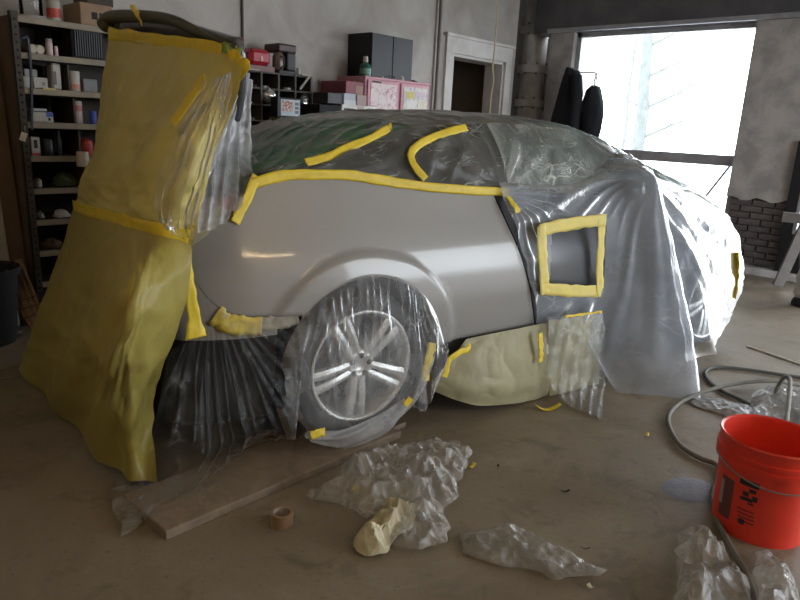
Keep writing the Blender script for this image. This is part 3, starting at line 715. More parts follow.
# broom, bristles up
p = np.array(WZ(38, 335)); e = empty('straw_broom', (p[0], p[1]+.02, 0), label='straw broom head leaning beside the black bin', cat='broom')
tip = np.array(WY(10, 264, p[1]+.12))-np.array([p[0], p[1]+.02, 0])
root = np.array([.02, 0, .02]); nb = 46
for k in range(3):
    b = B(); r2 = np.random.default_rng(20+k)
    for j in range(90):
        s = r2.uniform(-1, 1); q = root+np.array([s*.035, r2.uniform(-.015, .015), 0]); tt = tip+np.array([s*.06, r2.uniform(-.02, .02), -abs(s)*.02+.05*s+r2.uniform(-.02, 0)])
        b.tube([q, (q+tt)/2+np.array([s*.012, 0, .0]), tt], .0035, 4)
    b.obj('bristles', plain((.33-.03*k, .20-.02*k, .08)), e, kind='stuff')
for f in (.25, .38, .5):
    c = root*(1-f)+tip*f; ww = .05+.03*f; d = np.array([tip[2], 0, -tip[0]]); d /= np.linalg.norm(d)
    B().tube([c-d*ww+np.array([0, -.022, 0]), c+d*ww+np.array([0, -.022, 0])], .004, 6).obj('stitching', plain((.14, .08, .04)), e)
for (u, v, sx_, sy_, rz_, lb) in ((8, 335, .16, .05, .3, 'flat wooden offcut on the floor by the black bin'), (10, 368, .12, .03, .1, 'splintered stick on the floor at the edge of the yellow paper skirt'), (12, 378, .15, .02, -.05, 'thin lath on the floor at the edge of the yellow paper skirt')):
    p = WZ(u, v); b = B(); b.box((-sx_/2, -sy_/2, 0), (sx_/2, sy_/2, .012), bev=.002, seg=1); o = b.obj('wood_offcut', M['wood'], label=lb, cat='offcut'); o.location = (p[0], p[1], 0.001); o.rotation_euler = (0, 0, rz_)

# ================================================================== PIGEON-HOLE UNIT
PY = 4.36
u = empty('pigeonhole_shelf', (0, 0, 0), label='dark pigeonhole shelf unit full of small parts behind the car', cat='shelving')
qx0, qx1 = WY(205, 100, PY)[0], WY(311.5, 90, PY)[0]; qz = WY(280, 73, PY)[2]
cw = (WY(281, 90, PY)[0]-WY(264, 90, PY)[0]); ncol = int(round((qx1-qx0)/cw)); cw = (qx1-qx0)/ncol
rh = abs(WY(280, 95, PY)[2]-WY(280, 73.5, PY)[2])/2*2; rh = (WY(258, 72, PY)[2]-WY(258, 118, PY)[2])/3
nrow = int(qz/rh); rh = qz/nrow
for k in range(ncol+1):
    x = qx0+k*cw; b = B(); b.box((x-.008, PY, 0), (x+.008, Y1-.02, qz)); b.obj('upright', M['pigeon'], u)
for k in range(nrow+1):
    z = k*rh; b = B(); b.box((qx0-.01, PY+.004, max(z-.012, 0.0)), (qx1+.01, Y1-.02, max(z, .012))); b.obj('shelf_board', M['pigeon'], u)
b = B(); b.box((qx0, Y1-.025, 0), (qx1, Y1-.015, qz)); b.obj('back_panel', M['pigeon'], u)
def cell(c, r): return (qx1-(c+.5)*cw, qz-(r+1)*rh)      # c from the right, r from the top
random.seed(11)
def cell_thing(c, r, kind, col, label):
    x, z = cell(c, r)
    if kind == 'box':
        e = empty('parts_box', (x, PY+.09, z), label=label, cat='box'); b = B(); b.box((-.06, -.07, 0), (.06, .07, .05), bev=.004, seg=1); b.obj('body', plain(col), e); b = B(); b.box((-.05, -.072, .01), (.05, -.069, .035)); b.obj('card', plain((.4, .39, .36)), e)
    elif kind == 'ball':
        e = empty('steel_bowl', (x, PY+.02, z), label=label, cat='bowl')
        B().lathe([(.005, -.05), (.03, -.045), (.055, -.02), (.062, 0), (.058, 0), (.05, -.018), (.01, -.04)], 24, Matrix.Translation((0, 0, .064)) @ Matrix.Rotation(-math.pi/2, 4, 'X'), cap=False).obj('bowl_shell', plain((.75, .75, .73), .25, .9), e, True)
    elif kind == 'cyl':
        e = empty('torch', (x, PY-.02, z+.05), label=label, cat='torch')
        Rx = Matrix.Rotation(-math.pi/2, 4, 'X')
        B().lathe([(.052, 0), (.055, .01), (.045, .08), (.03, .1), (.03, .2)], 20, Rx).obj('barrel', M['black'], e, True)
        B().lathe([(.03, -.006), (.036, .002), (.036, .02)], 20, Rx).obj('chrome_ring', plain((.7, .7, .7), .2, .9), e, True); B().lathe([(.013, -.01), (.013, .01)], 14, Rx).obj('lens', plain((.75, .75, .72)), e, True)
    else:
        e = empty('loose_parts', (x, PY+.08, z), label=label, cat='parts'); r = random.Random(c*9+r)
        for j in range(5):
            b = B(); a = r.uniform(0, 3); b.box((-.02, -.008, 0), (.02, .008, .012+.01*r.random()), bev=.002, seg=1, M4=Matrix.Translation((r.uniform(-.05, .05), r.uniform(-.05, .05), .001*j)) @ Matrix.Rotation(a, 4, 'Z')); b.obj('part', plain(col), e)
cell_thing(2, 1, 'ball', None, 'shiny steel bowl standing in a pigeonhole')
cell_thing(0, 1, 'cyl', None, 'black torch with chrome ring poking out of the end pigeonhole')
cell_thing(1, 1, 'box', (.35, .03, .03), 'red box in a pigeonhole next to the black torch')
cell_thing(1, 0, 'parts', (.45, .45, .44), 'small pale fittings in a top pigeonhole next to the brace')
for c, r in ((2, 0), (3, 0), (3, 1), (3, 2), (3, 3), (2, 3), (2, 4), (3, 4), (1, 3), (4, 2), (4, 3), (0, 3)):
    cell_thing(c, r, 'parts', random.choice([(.25, .24, .23), (.4, .4, .4), (.14, .13, .12)]), 'loose metal parts in the pigeonhole %s row down, %s column counted from the torch end' % (('top', 'second', 'third', 'fourth', 'fifth')[r], ('end', 'second', 'third', 'fourth', 'fifth')[c]))
for o in list(COL.objects):
    if o.name.startswith('loose_parts') and 'row down' in o.get('label', ''): o['group'] = 'loose parts in the pigeonholes'
x, z = cell(0, 0)
b = B(); beam((x-.05, PY-.012, z+.01), (x+.05, PY-.012, z+.12), .012, .02)(b); b.obj('diagonal_stick', plain((.25, .22, .18)), center=True, label='short stick leaning in the top end pigeonhole', cat='stick')
b = B(); b.box((-.05, -.03, 0), (.05, .03, .012), bev=.004, seg=1); o = b.obj('folded_cloth', plain((.5, .45, .36), .9), label='cream folded cloth on the end of the pigeonhole unit', cat='cloth'); o.location = (qx1-.03, PY+.05, qz)
# on top of it
T = qz
e = shelf_item_box('flat_box', 248, 275, 65.5, T, PY+.05, .2, plain((.20, .10, .09)), 'flat brown red box under the red case on the pigeonhole unit', 'box')
zb = WY(262, 65.5, PY+.05)[2]
e = shelf_item_box('red_case', 250.5, 272, 49, zb, PY+.07, .16, plain((.38, .02, .035), .35), 'glossy red rounded case with grip on top of the flat box', 'case', bev=.03)
b = B(); b.box((-.012, -.086, .03), (.012, -.078, .07), bev=.003); b.obj('clasp', plain((.6, .3, .3), .3), e)
e = shelf_item_box('red_canister', 226, 245, 38, T, PY+.10, .16, plain((.25, .02, .025), .45), 'dark red canister behind the wrapped trunk lid', 'canister', bev=.02)
hc = WY(235, 38, PY+.10)[2]-T; b = B(); b.box((-.07, -.07, hc-.005), (.07, .07, hc+.015), bev=.006); b.obj('lid', plain((.2, .02, .02)), e)
xm0, xm1 = WY(279, 60, PY+.05)[0], WY(297, 60, PY+.05)[0]; zm = WY(288, 44, PY+.05)[2]-T; wm = xm1-xm0
e = empty('coffee_maker', ((xm0+xm1)/2, PY+.15, T), label='black coffee maker with glass jug on the pigeonhole unit', cat='coffee maker')
b = B(); b.box((-wm/2, -.1, 0), (wm/2, .1, .03), bev=.008); b.obj('base_plate', M['black'], e)
b = B(); b.box((0.0, -.09, .03), (wm/2, .1, zm-.06), bev=.012); b.obj('tower', M['black'], e)
b = B(); b.box((-wm/2, -.1, zm-.065), (wm/2, .1, zm), bev=.014); b.obj('brew_head', plain((.05, .02, .02), .4), e)
jug = B().lathe([(.035, 0), (.045, .02), (.045, .1), (.03, .13), (.035, .14)], 18, Matrix.Translation((-wm/4, -.03, .032))).obj('jug', plain((.16, .12, .10), .15), e, True)
b = B(); b.tube([(-wm/4-.01, -.074, .13), (-wm/4-.01, -.115, .12), (-wm/4-.01, -.115, .06), (-wm/4-.01, -.072, .04)], .006, 6); b.obj('jug_handle', M['black'], jug)
shelf_item_round('pill_bottle', 298, 301.5, 68, T, PY+.05, CAN, WHT, 'tiny white bottle right of the coffee maker', 'bottle')
b = B(); b.box((-.07, -.02, 0), (.07, .02, .008), bev=.003, seg=1); o = b.obj('wood_slip', plain((.5, .47, .4)), label='pale wooden slip on the edge of the pigeonhole unit', cat='offcut'); o.location = (WY(253, 70, PY)[0], PY+.025, T)
# small monitor-like display box on a stand in front
MYp = 4.12
e = empty('display_box', (0, 0, 0), label='black framed small display with printed picture panel on a stand before the pigeonholes', cat='display')
c = [np.array(WY(a, d, MYp)) for a, d in ((278.5, 117), (299.5, 116.5), (300, 100), (277.5, 99))]
mx0, mx1, mz0, mz1 = c[0][0], c[1][0], c[0][2], c[2][2]
b = B(); b.box((mx0-.01, MYp, mz0), (mx1+.01, MYp+.09, mz1+.01), bev=.008); b.obj('case', M['black'], e)
b = B(); b.box((mx0+.02, MYp-.003, mz0+.012), (mx1-.002, MYp+.001, mz1-.004)); b.obj('screen', plain((.36, .42, .46), .3), e)
b = B(); b.box((mx0+.03, MYp-.005, mz0+.045), (mx0+.03+(mx1-mx0)*.5, MYp-.002, mz1-.012)); b.obj('picture', mat('picture', (.30, .08, .06), .5, noise=(60, (.5, .42, .38), .45, .55)), e)
for k in range(3):
    b = B(); b.box((mx1-.045, MYp-.005, mz0+.03+k*.03), (mx1-.012, MYp-.002, mz0+.052+k*.03)); b.obj('button', plain((.10, .12, .14)), e)
b = B(); b.box((mx0+.02, MYp+.0, mz0-.02), (mx1+.03, MYp+.14, mz0)); b.obj('tray', plain((.30, .27, .16)), e)
for xx in (mx0+.0, mx1+.02):
    b = B(); b.box((xx-.01, MYp+.02, 0), (xx+.01, MYp+.04, mz0-.02)); b.obj('stand_leg', plain((.16, .14, .12)), e)
    b = B(); b.box((xx-.01, MYp+.10, 0), (xx+.01, MYp+.12, mz0-.02)); b.obj('stand_leg', plain((.16, .14, .12)), e)

# ================================================================== BLACK CABINET, PINK CABINET AND BOXES
KY = 4.40
def PXZ(u, v, Y): p = WY(u, v, Y); return p[0], p[2]
# pink cabinet (stands on the floor, two glazed display doors with prints)
ax0 = PXZ(366, 90, 4.37)[0]; ax1 = PXZ(430, 90, 4.37)[0]; az = PXZ(395, 81.5, 4.37)[1]
e = empty('pink_cabinet', ((ax0+ax1)/2, 4.665, 0), label='pink cabinet with two print covered doors below the black wall cabinet', cat='cabinet')
hw = (ax1-ax0)/2; PK = plain((.62, .33, .38), .6)
b = B(); b.box((-hw, -.28, 0), (hw, .07, az), bev=.004, seg=1); b.obj('body', PK, e)
b = B(); b.box((-hw-.01, -.295, az), (hw+.01, .07, az+.018), bev=.003, seg=1); b.obj('top', PK, e)
PR = [mat('print_pale', (.66, .55, .54), .5, noise=(9, (.45, .25, .30), .5, .62, 2.5)), mat('print_mixed', (.62, .58, .5), .5, noise=(12, (.35, .33, .42), .48, .6, 2))]
for k in range(2):
    d0 = -hw+.02+k*(hw-.0); d1 = d0+hw-.04
    b = B(); b.box((d0, -.30, .05), (d1, -.282, az-.012), bev=.003, seg=1); d = b.obj('door', PK, e)
    b = B(); b.box((d0+.03, -.304, az-.37), (d1-.03, -.299, az-.035)); b.obj('print', PR[k], d)
    if k == 1:
        for (f0, f1, g0, g1, cc) in ((.1, .45, .70, .88, (.55, .45, .12)), (.5, .9, .75, .9, (.55, .42, .5)), (.1, .9, .15, .40, (.40, .42, .48)), (.62, .92, .42, .7, (.62, .58, .45)), (.12, .5, .43, .64, (.62, .6, .56))):
            W_ = d1-d0-.06; b = B(); b.box((d0+.03+W_*f0, -.306, az-.37+.335*g0), (d0+.03+W_*f1, -.303, az-.37+.335*g1)); b.obj('sticker', plain(cc), d)
    else:
        b = B(); b.box((d0+.05, -.306, az-.03), (d0+.16, -.301, az-.016)); b.obj('printed_mark', M['black'], d)
    b = B(); b.box((d1-.03 if k == 0 else d0+.008, -.312, az*.55), (d1-.015 if k == 0 else d0+.023, -.298, az*.55+.09), bev=.003); b.obj('handle', plain((.5, .5, .5), .3, .7), d)
# crimson box at its left
e = shelf_item_box('crimson_chest', 346, 364, 81.5, 0, 4.38, .33, plain((.20, .03, .045), .5), 'dark crimson chest standing left of the pink cabinet', 'chest', parts=(('front_panel', .55, .95, .55, .98, plain((.26, .13, .08))),))
# black double wall cabinet, hung
bx0, bz1 = PXZ(373, 32, 4.43); bx1 = PXZ(414, 40, 4.43)[0]; bz0 = PXZ(372, 80, 4.43)[1]
e = empty('black_wall_cabinet', ((bx0+bx1)/2, 4.75, bz0), label='black two-door cabinet hung on the back wall', cat='cabinet')
hw = (bx1-bx0)/2; hh = bz1-bz0
b = B(); b.box((-hw, -.295, 0), (hw, -.001, hh)); b.obj('body', plain((.009, .009, .01), .7), e)
for k in (0, 1):
    b = B(); b.box((-hw+k*hw+.003, -.315, .004), (-hw+(k+1)*hw-.003, -.297, hh-.004), bev=.003, seg=1); d = b.obj('door', plain((.016, .017, .02), .5), e)
    b = B(); b.tube([((-.03 if k == 0 else .03), -.315, .05), ((-.03 if k == 0 else .03), -.327, .05)], .008, 10); b.obj('knob', plain((.03, .03, .03), .3), d)
zc = az+.018
e = shelf_item_round('green_bottle', 365.3, 374.3, 58.5, az+.018, 4.40, [(.9, 0), (1, .04), (1, .52), (.85, .66), (.4, .78), (.4, .8), (.02, .8)], plain((.02, .10, .07), .2), 'green bottle with white cap standing on the pink cabinet', 'bottle', bands=((.15, .45, plain((.12, .25, .18)), 1.01),))
R_ = .02; B().lathe([(.019, 0), (.024, .005), (.021, .05), (.006, .052)], 14, Matrix.Translation((0, 0, (WY(370, 58.5, 4.40)[2]-zc)*.79))).obj('cap', WHT, e, True)
e = empty('white_cube', (WY(382, 78, 4.44)[0], 4.44, zc), label='tiny white cap lying on the pink cabinet', cat='cap'); B().lathe([(.018, 0), (.018, .018), (.012, .022)], 14).obj('cap_body', WHT, e, True)
lump('beige_rag', 400, 80, zc, 4.46, .05, .04, .05, plain((.42, .38, .33), .9), 'beige rag bunched on top of the pink cabinet', 'rag', 8)
lump('black_glove', 413, 81, zc, 4.46, .05, .04, .02, M['black_matte'], 'black glove on the end of the pink cabinet', 'glove', 9)
# stack of boxes to the left
base = empty('black_crate', ((PXZ(320, 110, 4.1)[0]+PXZ(343, 110, 4.1)[0])/2, 4.28, 0), label='tall black crate carrying cartons left of the crimson chest', cat='crate')
k0 = PXZ(319.5, 110, 4.12)[0]; k1 = PXZ(380, 110, 4.12)[0]; kz = PXZ(330, 105, 4.12)[1]; bxm = base.location.x; kzw = PXZ(350, 114, 4.12)[1]
b = B(); b.box((k0-bxm, -.16, 0), (k1-bxm, .06, kzw), bev=.005, seg=1); b.obj('body', M['black'], base)
b = B(); b.box((k0-bxm, -.16, kzw), (PXZ(341.5, 110, 4.12)[0]-bxm, .06, kz), bev=.004, seg=1); b.obj('side_bin', M['black_matte'], base)
e = shelf_item_box('white_carton', 342, 377, 105.5, kzw, 4.12, .21, plain((.70, .68, .65)), 'long white carton printed with black bars beneath the pale boxes', 'box')
x0 = PXZ(342, 110, 4.1)[0]; x1 = PXZ(377, 110, 4.1)[0]; hcar = PXZ(359, 105.5, 4.10)[1]-kzw; wdt = x1-x0
for (f0, f1) in ((.06, .10), (.12, .18), (.19, .23), (.25, .31), (.33, .36), (.66, .70), (.72, .79), (.80, .84), (.86, .92)):
    b = B(); b.box((-wdt/2+wdt*f0, -.107, hcar*.38), (-wdt/2+wdt*f1, -.104, hcar*.62)); b.obj('printed_mark', M['black_matte'], e)
b = B(); b.box((-wdt/2+wdt*.42, -.107, hcar*.08), (-wdt/2+wdt*.62, -.104, hcar*.92)); b.obj('printed_patch', plain((.45, .36, .34)), e)
zc2 = kzw+hcar
shelf_item_box('dark_carton', 328, 343.5, 93, max(kz, zc2), 4.13, .19, plain((.035, .03, .04)), 'dark carton beside the grey blue one on the white carton', 'box')
shelf_item_box('pale_carton', 344, 356, 93.5, zc2, 4.12, .19, plain((.42, .43, .50)), 'grey blue carton on top of the long white carton', 'box', parts=(('printed_patch', 0, 1, .0, .4, plain((.55, .55, .57))),))
shelf_item_box('brown_carton', 357, 367, 95, zc2, 4.12, .18, plain((.34, .24, .22)), 'reddish brown carton on top of the long white carton', 'box')

# ================================================================== THE CAR (car frame: x forward from the rear axle, y left, z up)
car = empty('coupe_car', (CAR_X, CAR_Y, 0), CAR_A, label='grey primed two-door coupe with its trunk lid open, masked for painting', cat='car')
AXF = 2.62                              # front axle
hw_f = spl([-.93, -.88, -.80, -.70, -.45, 0, .6, 1.4, 2.1, 2.5, 2.75, 2.95, 3.13, 3.28], [.30, .48, .65, .795, .872, .888, .885, .885, .885, .88, .85, .76, .58, .25])
pr_f = spl([.15, .25, .38, .50, .60, .69, .75, .81, .87, .94, 1.0, 1.06, 1.13], [.90, .945, .972, .99, 1.0, .997, .989, .972, .949, .921, .898, .877, .855])
def side_y(x, z):
    return hw_f(x)*pr_f(z)
AX = (0.0, AXF); WZc = .345; AR = .385
def arch_bump(x, z, ax):
    r = np.sqrt((x-ax)**2+(z-WZc)**2); return .016*sstep(AR+.105, AR+.085, r)
ztop_f = spl([-.70, -.62, -.55, -.48, -.43, -.36, -.25, -.06, .1, .25, .47, .79, 1.3, 1.83, 2.3], [.85, .905, .958, 1.02, 1.095, 1.115, 1.126, 1.126, 1.107, 1.087, 1.066, 1.05, 1.042, 1.045, 1.03])
zbot_r = spl([-.70, -.67, -.62, -.56, -.50, -.42, -.30], [.835, .77, .685, .64, .622, .615, .61])
def door_gap_x(z): return .725+(1.05-z)*.44
def panel(xs, zb, zt, nrow, s, ax=None, skew=None, lip=None):
    """grid of a side panel; s = -1 near side, +1 far side"""
    cols = []
    for x in xs:
        z = np.linspace(zb(x), zt(x), nrow); xx = np.full(nrow, x, float)
        if skew is not None: xx = skew(x, z)
        y = side_y(xx, z)
        if ax is not None: y = y+arch_bump(xx, z, ax)
        c = np.stack([xx, s*y, z], -1)
        if lip is not None:
            r1 = c[0]+np.array([0, -s*.012, -.004]); r2 = c[0]+np.array([0, -s*.05, -.002]); c = np.vstack([r2, r1, c])
        cols.append(c)
    G = np.array(cols)
    return G if s < 0 else G[::-1]
def q_zb(x):
    if x < -.29: return float(zbot_r(x))
    if x < AR-.001: return WZc+math.sqrt(max(AR**2-x*x, 0)) if x < .383 else .40
    return .385
xs_q = np.concatenate([np.linspace(-.70, -.295, 26), AR*np.cos(np.linspace(math.acos(-.29/AR), 0.06, 46)), np.linspace(.392, 1.0, 28)])
def q_skew(x, z):
    k = sstep(.45, 1.0, x)*0+np.clip((x-.45)/.55, 0, 1); return x+k*(door_gap_x(z)-1.0)
for s in (-1, 1):
    G = panel(xs_q, q_zb, lambda x: float(ztop_f(x if x < .45 else x-np.clip((x-.45)/.55, 0, 1)*.26)), 34, s, 0.0, q_skew, lip=True)
    grid_obj('quarter_panel', G, M['primer'], car, label='grey primer rear wing with flared wheel arch' if s < 0 else None)
# doors, front wings
xs_d = np.linspace(0, 1, 30)
for s in (-1, 1):
    cols = []
    for t in xs_d:
        z = np.linspace(.385, float(ztop_f(.8+1.4*t)), 26); x = (door_gap_x(z)+.008)*(1-t)+(2.12-.12*(z-.4))*t
        cols.append(np.stack([x, s*side_y(x, z), z], -1))
    G = np.array(cols); grid_obj('door', G if s < 0 else G[::-1], M['door_paint'], car)
    xs_f = np.concatenate([np.linspace(2.03, AXF-AR, 12), AXF+AR*np.cos(np.linspace(math.pi-.06, .06, 30)), np.linspace(AXF+AR+.004, 3.22, 14)])
    def f_zb(x):
        d = x-AXF; return WZc+math.sqrt(max(AR**2-d*d, 0)) if abs(d) < AR else .33
    f_zt = spl([2.05, 2.3, 2.62, 2.92, 3.22], [1.03, .99, .91, .82, .70])
    G = panel(xs_f, f_zb, lambda x: float(f_zt(x)), 22, s, AXF, lambda x, z: np.full(len(z), x) if x > 2.3 else x+(.08-.12*(z-.4))*(1-(x-2.06)/.24)*.0)
    grid_obj('front_wing', G, M['door_paint'], car)
    z = np.linspace(.17, .38, 8)
    G = np.array([np.stack([np.full(8, x), s*(side_y(x, z)-.006), z], -1) for x in np.linspace(AR, AXF-AR, 20)])
    grid_obj('sill', G if s < 0 else G[::-1], M['door_paint'], car)
    # mirror
    me = B(); me.lathe([(.02, -.085), (.06, -.075), (.085, -.03), (.09, .02), (.075, .06), (.03, .085)], 20, Matrix.Translation((1.62, s*.86, 1.05)) @ Matrix.Rotation(math.pi/2, 4, 'X') @ Matrix.Scale(.62, 4, Vector((0, 1, 0))))
    mi = me.obj('side_mirror', M['door_paint'], car, True)
    b = B(); b.tube([(1.68, s*.78, 1.02), (1.64, s*.86, 1.03)], .025, 10); b.obj('mirror_stalk', M['black'], mi, True)
    # rear lamp
    G = []
    for x in np.linspace(-.74, -.50, 14):
        zt_ = float(np.interp(x, [-.80, -.70, -.50], [.97, .985, 1.05])); zb_ = float(np.interp(x, [-.80, -.69, -.55, -.47], [.86, .862, .967, 1.03])); z = np.linspace(zb_, zt_, 8)
        G.append(np.stack([np.full(8, x), s*(side_y(x, z)-.004), z], -1))
    G = np.array(G); grid_obj('tail_light', G if s < 0 else G[::-1], M['red_lens'], car)
# bumpers: plan curve swept in height
def bumper(front, low=False):
    t = np.linspace(-1, 1, 60); G = []
    for tt in t:
        if not front:
            x = np.interp(abs(tt), [0, .35, .6, .75, 1], [-.82, -.81, -.765, -.68, -.385])
        else:
            x = np.interp(abs(tt), [0, .3, .55, .75, 1], [3.29, 3.26, 3.17, 3.08, 3.02])
        zt_ = np.interp(abs(tt), [0, .6, .70, .75, .79, .84, .9, 1], [.88, .86, .86, .82, .71, .64, .614, .604]) if not front else np.interp(abs(tt), [0, .5, 1], [.70, .68, .55])
        z = np.linspace(.19 if front or low else .54, .54 if (low and not front) else zt_, 14)
        if abs(tt) < .6: y = np.full(14, tt/.6*(.66 if not front else .60)*.985)
        else: y = np.sign(tt)*side_y(np.full(14, x), z)
        bulge = .012*np.sin(np.linspace(0, math.pi, 14))
        G.append(np.stack([x+(-bulge if not front else bulge)*(abs(tt) < .7), y, z], -1))
    G = np.array(G); grid_obj(('rear_valance' if low else 'rear_bumper') if not front else 'front_bumper', G if front else G[::-1], M['dark_void'] if low else (M['door_paint'] if front else M['primer']), car)
bumper(False); bumper(False, True); bumper(True)
# hood and greenhouse
zr_f = spl([-.50, -.36, -.2, 0, .2, .45, .75, 1.05, 1.40, 1.65, 1.9, 2.2, 2.5], [1.10, 1.125, 1.18, 1.255, 1.315, 1.355, 1.385, 1.395, 1.385, 1.345, 1.265, 1.15, 1.02])
rail_f = spl([-.50, -.2, .2, .6, 1.2, 1.7, 2.1, 2.5], [.70, .62, .575, .565, .565, .58, .63, .70])
def green(x, s):
    """x arrays, s in -1..1 (near belt .. far belt)"""
    a = np.abs(s); top = a < .6; rail = rail_f(x); zr = zr_f(x)
    zb = np.minimum(ztop_f(np.clip(x, -.36, 2.3)), zr-.01); yb = side_y(np.clip(x, -.45, 2.3), np.minimum(zb, 1.12))-.02
    k = np.clip(a/.6, 0, 1); y1 = k*rail; z1 = zr-.045*k**2.4
    m = np.clip((a-.6)/.4, 0, 1); zrail = zr-.045
    y2 = rail+(yb-rail)*m+.018*np.sin(math.pi*m); z2 = zrail+(zb-zrail)*m+.012*np.sin(math.pi*m)
    return np.stack([x, np.sign(s)*np.where(top, y1, y2), np.where(top, z1, z2)], -1)
def gpart(name, x0, x1, s0, s1, m, nu=26, nv=26, ske=None, **kw):
    a, c = np.meshgrid(np.linspace(0, 1, nu), np.linspace(0, 1, nv), indexing='ij'); s = s0+(s1-s0)*c
    xa = x0(s) if callable(x0) else np.full_like(s, x0); xb = x1(s) if callable(x1) else np.full_like(s, x1)
    return grid_obj(name, green(xa+(xb-xa)*a, s), m, car, **kw)
bp = lambda s: .82-.0*s; ap = lambda s: 1.52+.55*np.clip((np.abs(s)-.6)/.4, 0, 1)
gpart('roof', .42, 1.50, -.6, .6, mat('roof_paint', (.44, .41, .34), .3, coat=.3))
gpart('rear_window', -.45, .42, -.6, .6, M['glass_green'])
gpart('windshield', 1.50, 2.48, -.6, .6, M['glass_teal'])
for s in (-1, 1):
    gpart('quarter_window', -.30, .80, s*.6, s*1.0, M['glass_dark'])
    gpart('door_pillar', .80, .86, s*.6, s*1.0, M['black'], 4)
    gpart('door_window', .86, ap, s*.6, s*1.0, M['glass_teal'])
    gpart('windshield_pillar', ap, lambda q: ap(q)+.09, s*.6, s*1.0, M['black'], 6)
a, c = np.meshgrid(np.linspace(2.30, 3.20, 30), np.linspace(-1, 1, 24), indexing='ij')
zt_ = f_zt(a); G = np.stack([a, c*(side_y(a, np.minimum(zt_, 1.1))-.004), zt_+.05*(1-c**2)+.004], -1); grid_obj('hood', G, M['door_paint'], car)
# inside: floor pan, trunk tub, seats, dashboard
b = B(); b.box((-.72, -.72, .22), (3.0, .74, .26)); b.obj('floor_pan', M['dark_void'], car)
b = B(); b.box((-.30, -.74, .26), (-.26, .74, 1.08)); b.obj('rear_bulkhead', M['dark_void'], car)
b = B(); b.box((-.74, -.66, .26), (-.72, .66, .84)); b.obj('trunk_sill', M['dark_void'], car)
for y in (-.37, .37):
    for xs_, nm in ((.95, 'front_seat'), (.15, 'rear_seat')):
        st = B().box((xs_, y-.24, .40), (xs_+.5, y+.24, .58), bev=.05).obj(nm, M['fabric_black'], car, True)
        b = B(); b.box((0, -.23, 0), (.14, .23, .62), bev=.05, M4=Matrix.Translation((xs_-.10, y, .55)) @ Matrix.Rotation(-.25, 4, 'Y')); b.obj('seat_back', M['fabric_black'], st, True)
b = B(); b.box((1.95, -.72, .70), (2.35, .72, .95), bev=.05); b.obj('dashboard', M['black_matte'], car, True)
st = B().lathe([(.175, -.012), (.19, 0), (.175, .012), (.16, 0), (.175, -.012)], 24, Matrix.Translation((1.82, .37, .93)) @ Matrix.Rotation(math.radians(-65), 4, 'Y'), cap=False).obj('steering_wheel', M['black'], car, True)
# wheel wells
for ax in AX:
    for s in (-1, 1):
        P = []
        for q in np.linspace(-.15, math.pi+.15, 24):
            P.append([[ax+(AR-.01)*math.cos(q), s*yy, WZc+(AR-.01)*math.sin(q)] for yy in (.80, .68, .52)])
        grid_obj('wheel_well', np.array(P), M['dark_void'], car)
# wheels
def wheel_meshes():
    R = .315; r = .236; out = {}
    Rx = Matrix.Rotation(math.pi/2, 4, 'X')            # lathe axis z -> -y (outside)
    tp = [(r, -.10), (r+.01, -.105), (R-.03, -.11), (R-.008, -.09), (R, -.06), (R, .06), (R-.008, .09), (R-.03, .112), (r+.012, .108), (r, .10)]
    b = B(); b.lathe(tp, 56, Rx, cap=False); out['tyre'] = b.mesh('tyre')
    b = B(); b.lathe([(r+.002, .095), (r+.006, .105), (r-.004, .108), (r-.014, .095), (r-.022, .02), (r-.03, -.09), (r, -.10)], 56, Rx, cap=False); out['rim'] = b.mesh('wheel_rim')
    b = B(); b.lathe([(.17, -.02), (.165, .0), (.05, .0)], 36, Rx); out['brake_disc'] = b.mesh('brake_disc')
    b = B(); b.lathe([(.072, .03), (.074, .07), (.062, .085), (.034, .088), (.032, .082), (.004, .082)], 36, Rx); out['hub'] = b.mesh('hub')
    b = B(); b.lathe([(.012, .083), (.012, .0885), (.003, .089)], 12, Rx); out['lug'] = b.mesh('lug_nut')
    # one bar of a split spoke, along +x from hub to rim
    b = B(); L0, L1 = .05, .222; n = 10; rings = []
    for k in range(n):
        t = k/(n-1); x = L0+(L1-L0)*t; off = .017+.013*t; wd = .0145+.004*t; yo = -.083-.018*math.sin(t*math.pi)*.4-.012*t
        rings.append([b.bm.verts.new((x, yo, off-wd)), b.bm.verts.new((x, yo-.006, off)), b.bm.verts.new((x, yo, off+wd)), b.bm.verts.new((x, yo+.035, off+wd*.8)), b.bm.verts.new((x, yo+.035, off-wd*.8))])
    for A, Bq in zip(rings[:-1], rings[1:]):
        for k in range(5): b.bm.faces.new((A[k], A[(k+1) % 5], Bq[(k+1) % 5], Bq[k]))
    b.bm.faces.new(rings[0][::-1]); b.bm.faces.new(rings[-1]); out['spoke'] = b.mesh('spoke')
    for m_, k in ((M['rubber'], 'tyre'), (M['alloy'], 'rim'), (plain((.10, .09, .085), .5, .6), 'brake_disc'), (M['alloy'], 'hub'), (M['black'], 'lug'), (M['alloy'], 'spoke')):
        out[k].materials.append(m_); out[k].shade_smooth()
    out['spoke'].polygons.foreach_set('use_smooth', [False]*len(out['spoke'].polygons))
    return out
wm_ = wheel_meshes()
def put(name, me, parent, loc=(0, 0, 0), rot=(0, 0, 0), scale=(1, 1, 1)):
    o = bpy.data.objects.new(name, me); COL.objects.link(o); o.parent = parent; o.location = loc; o.rotation_euler = rot; o.scale = scale; return o
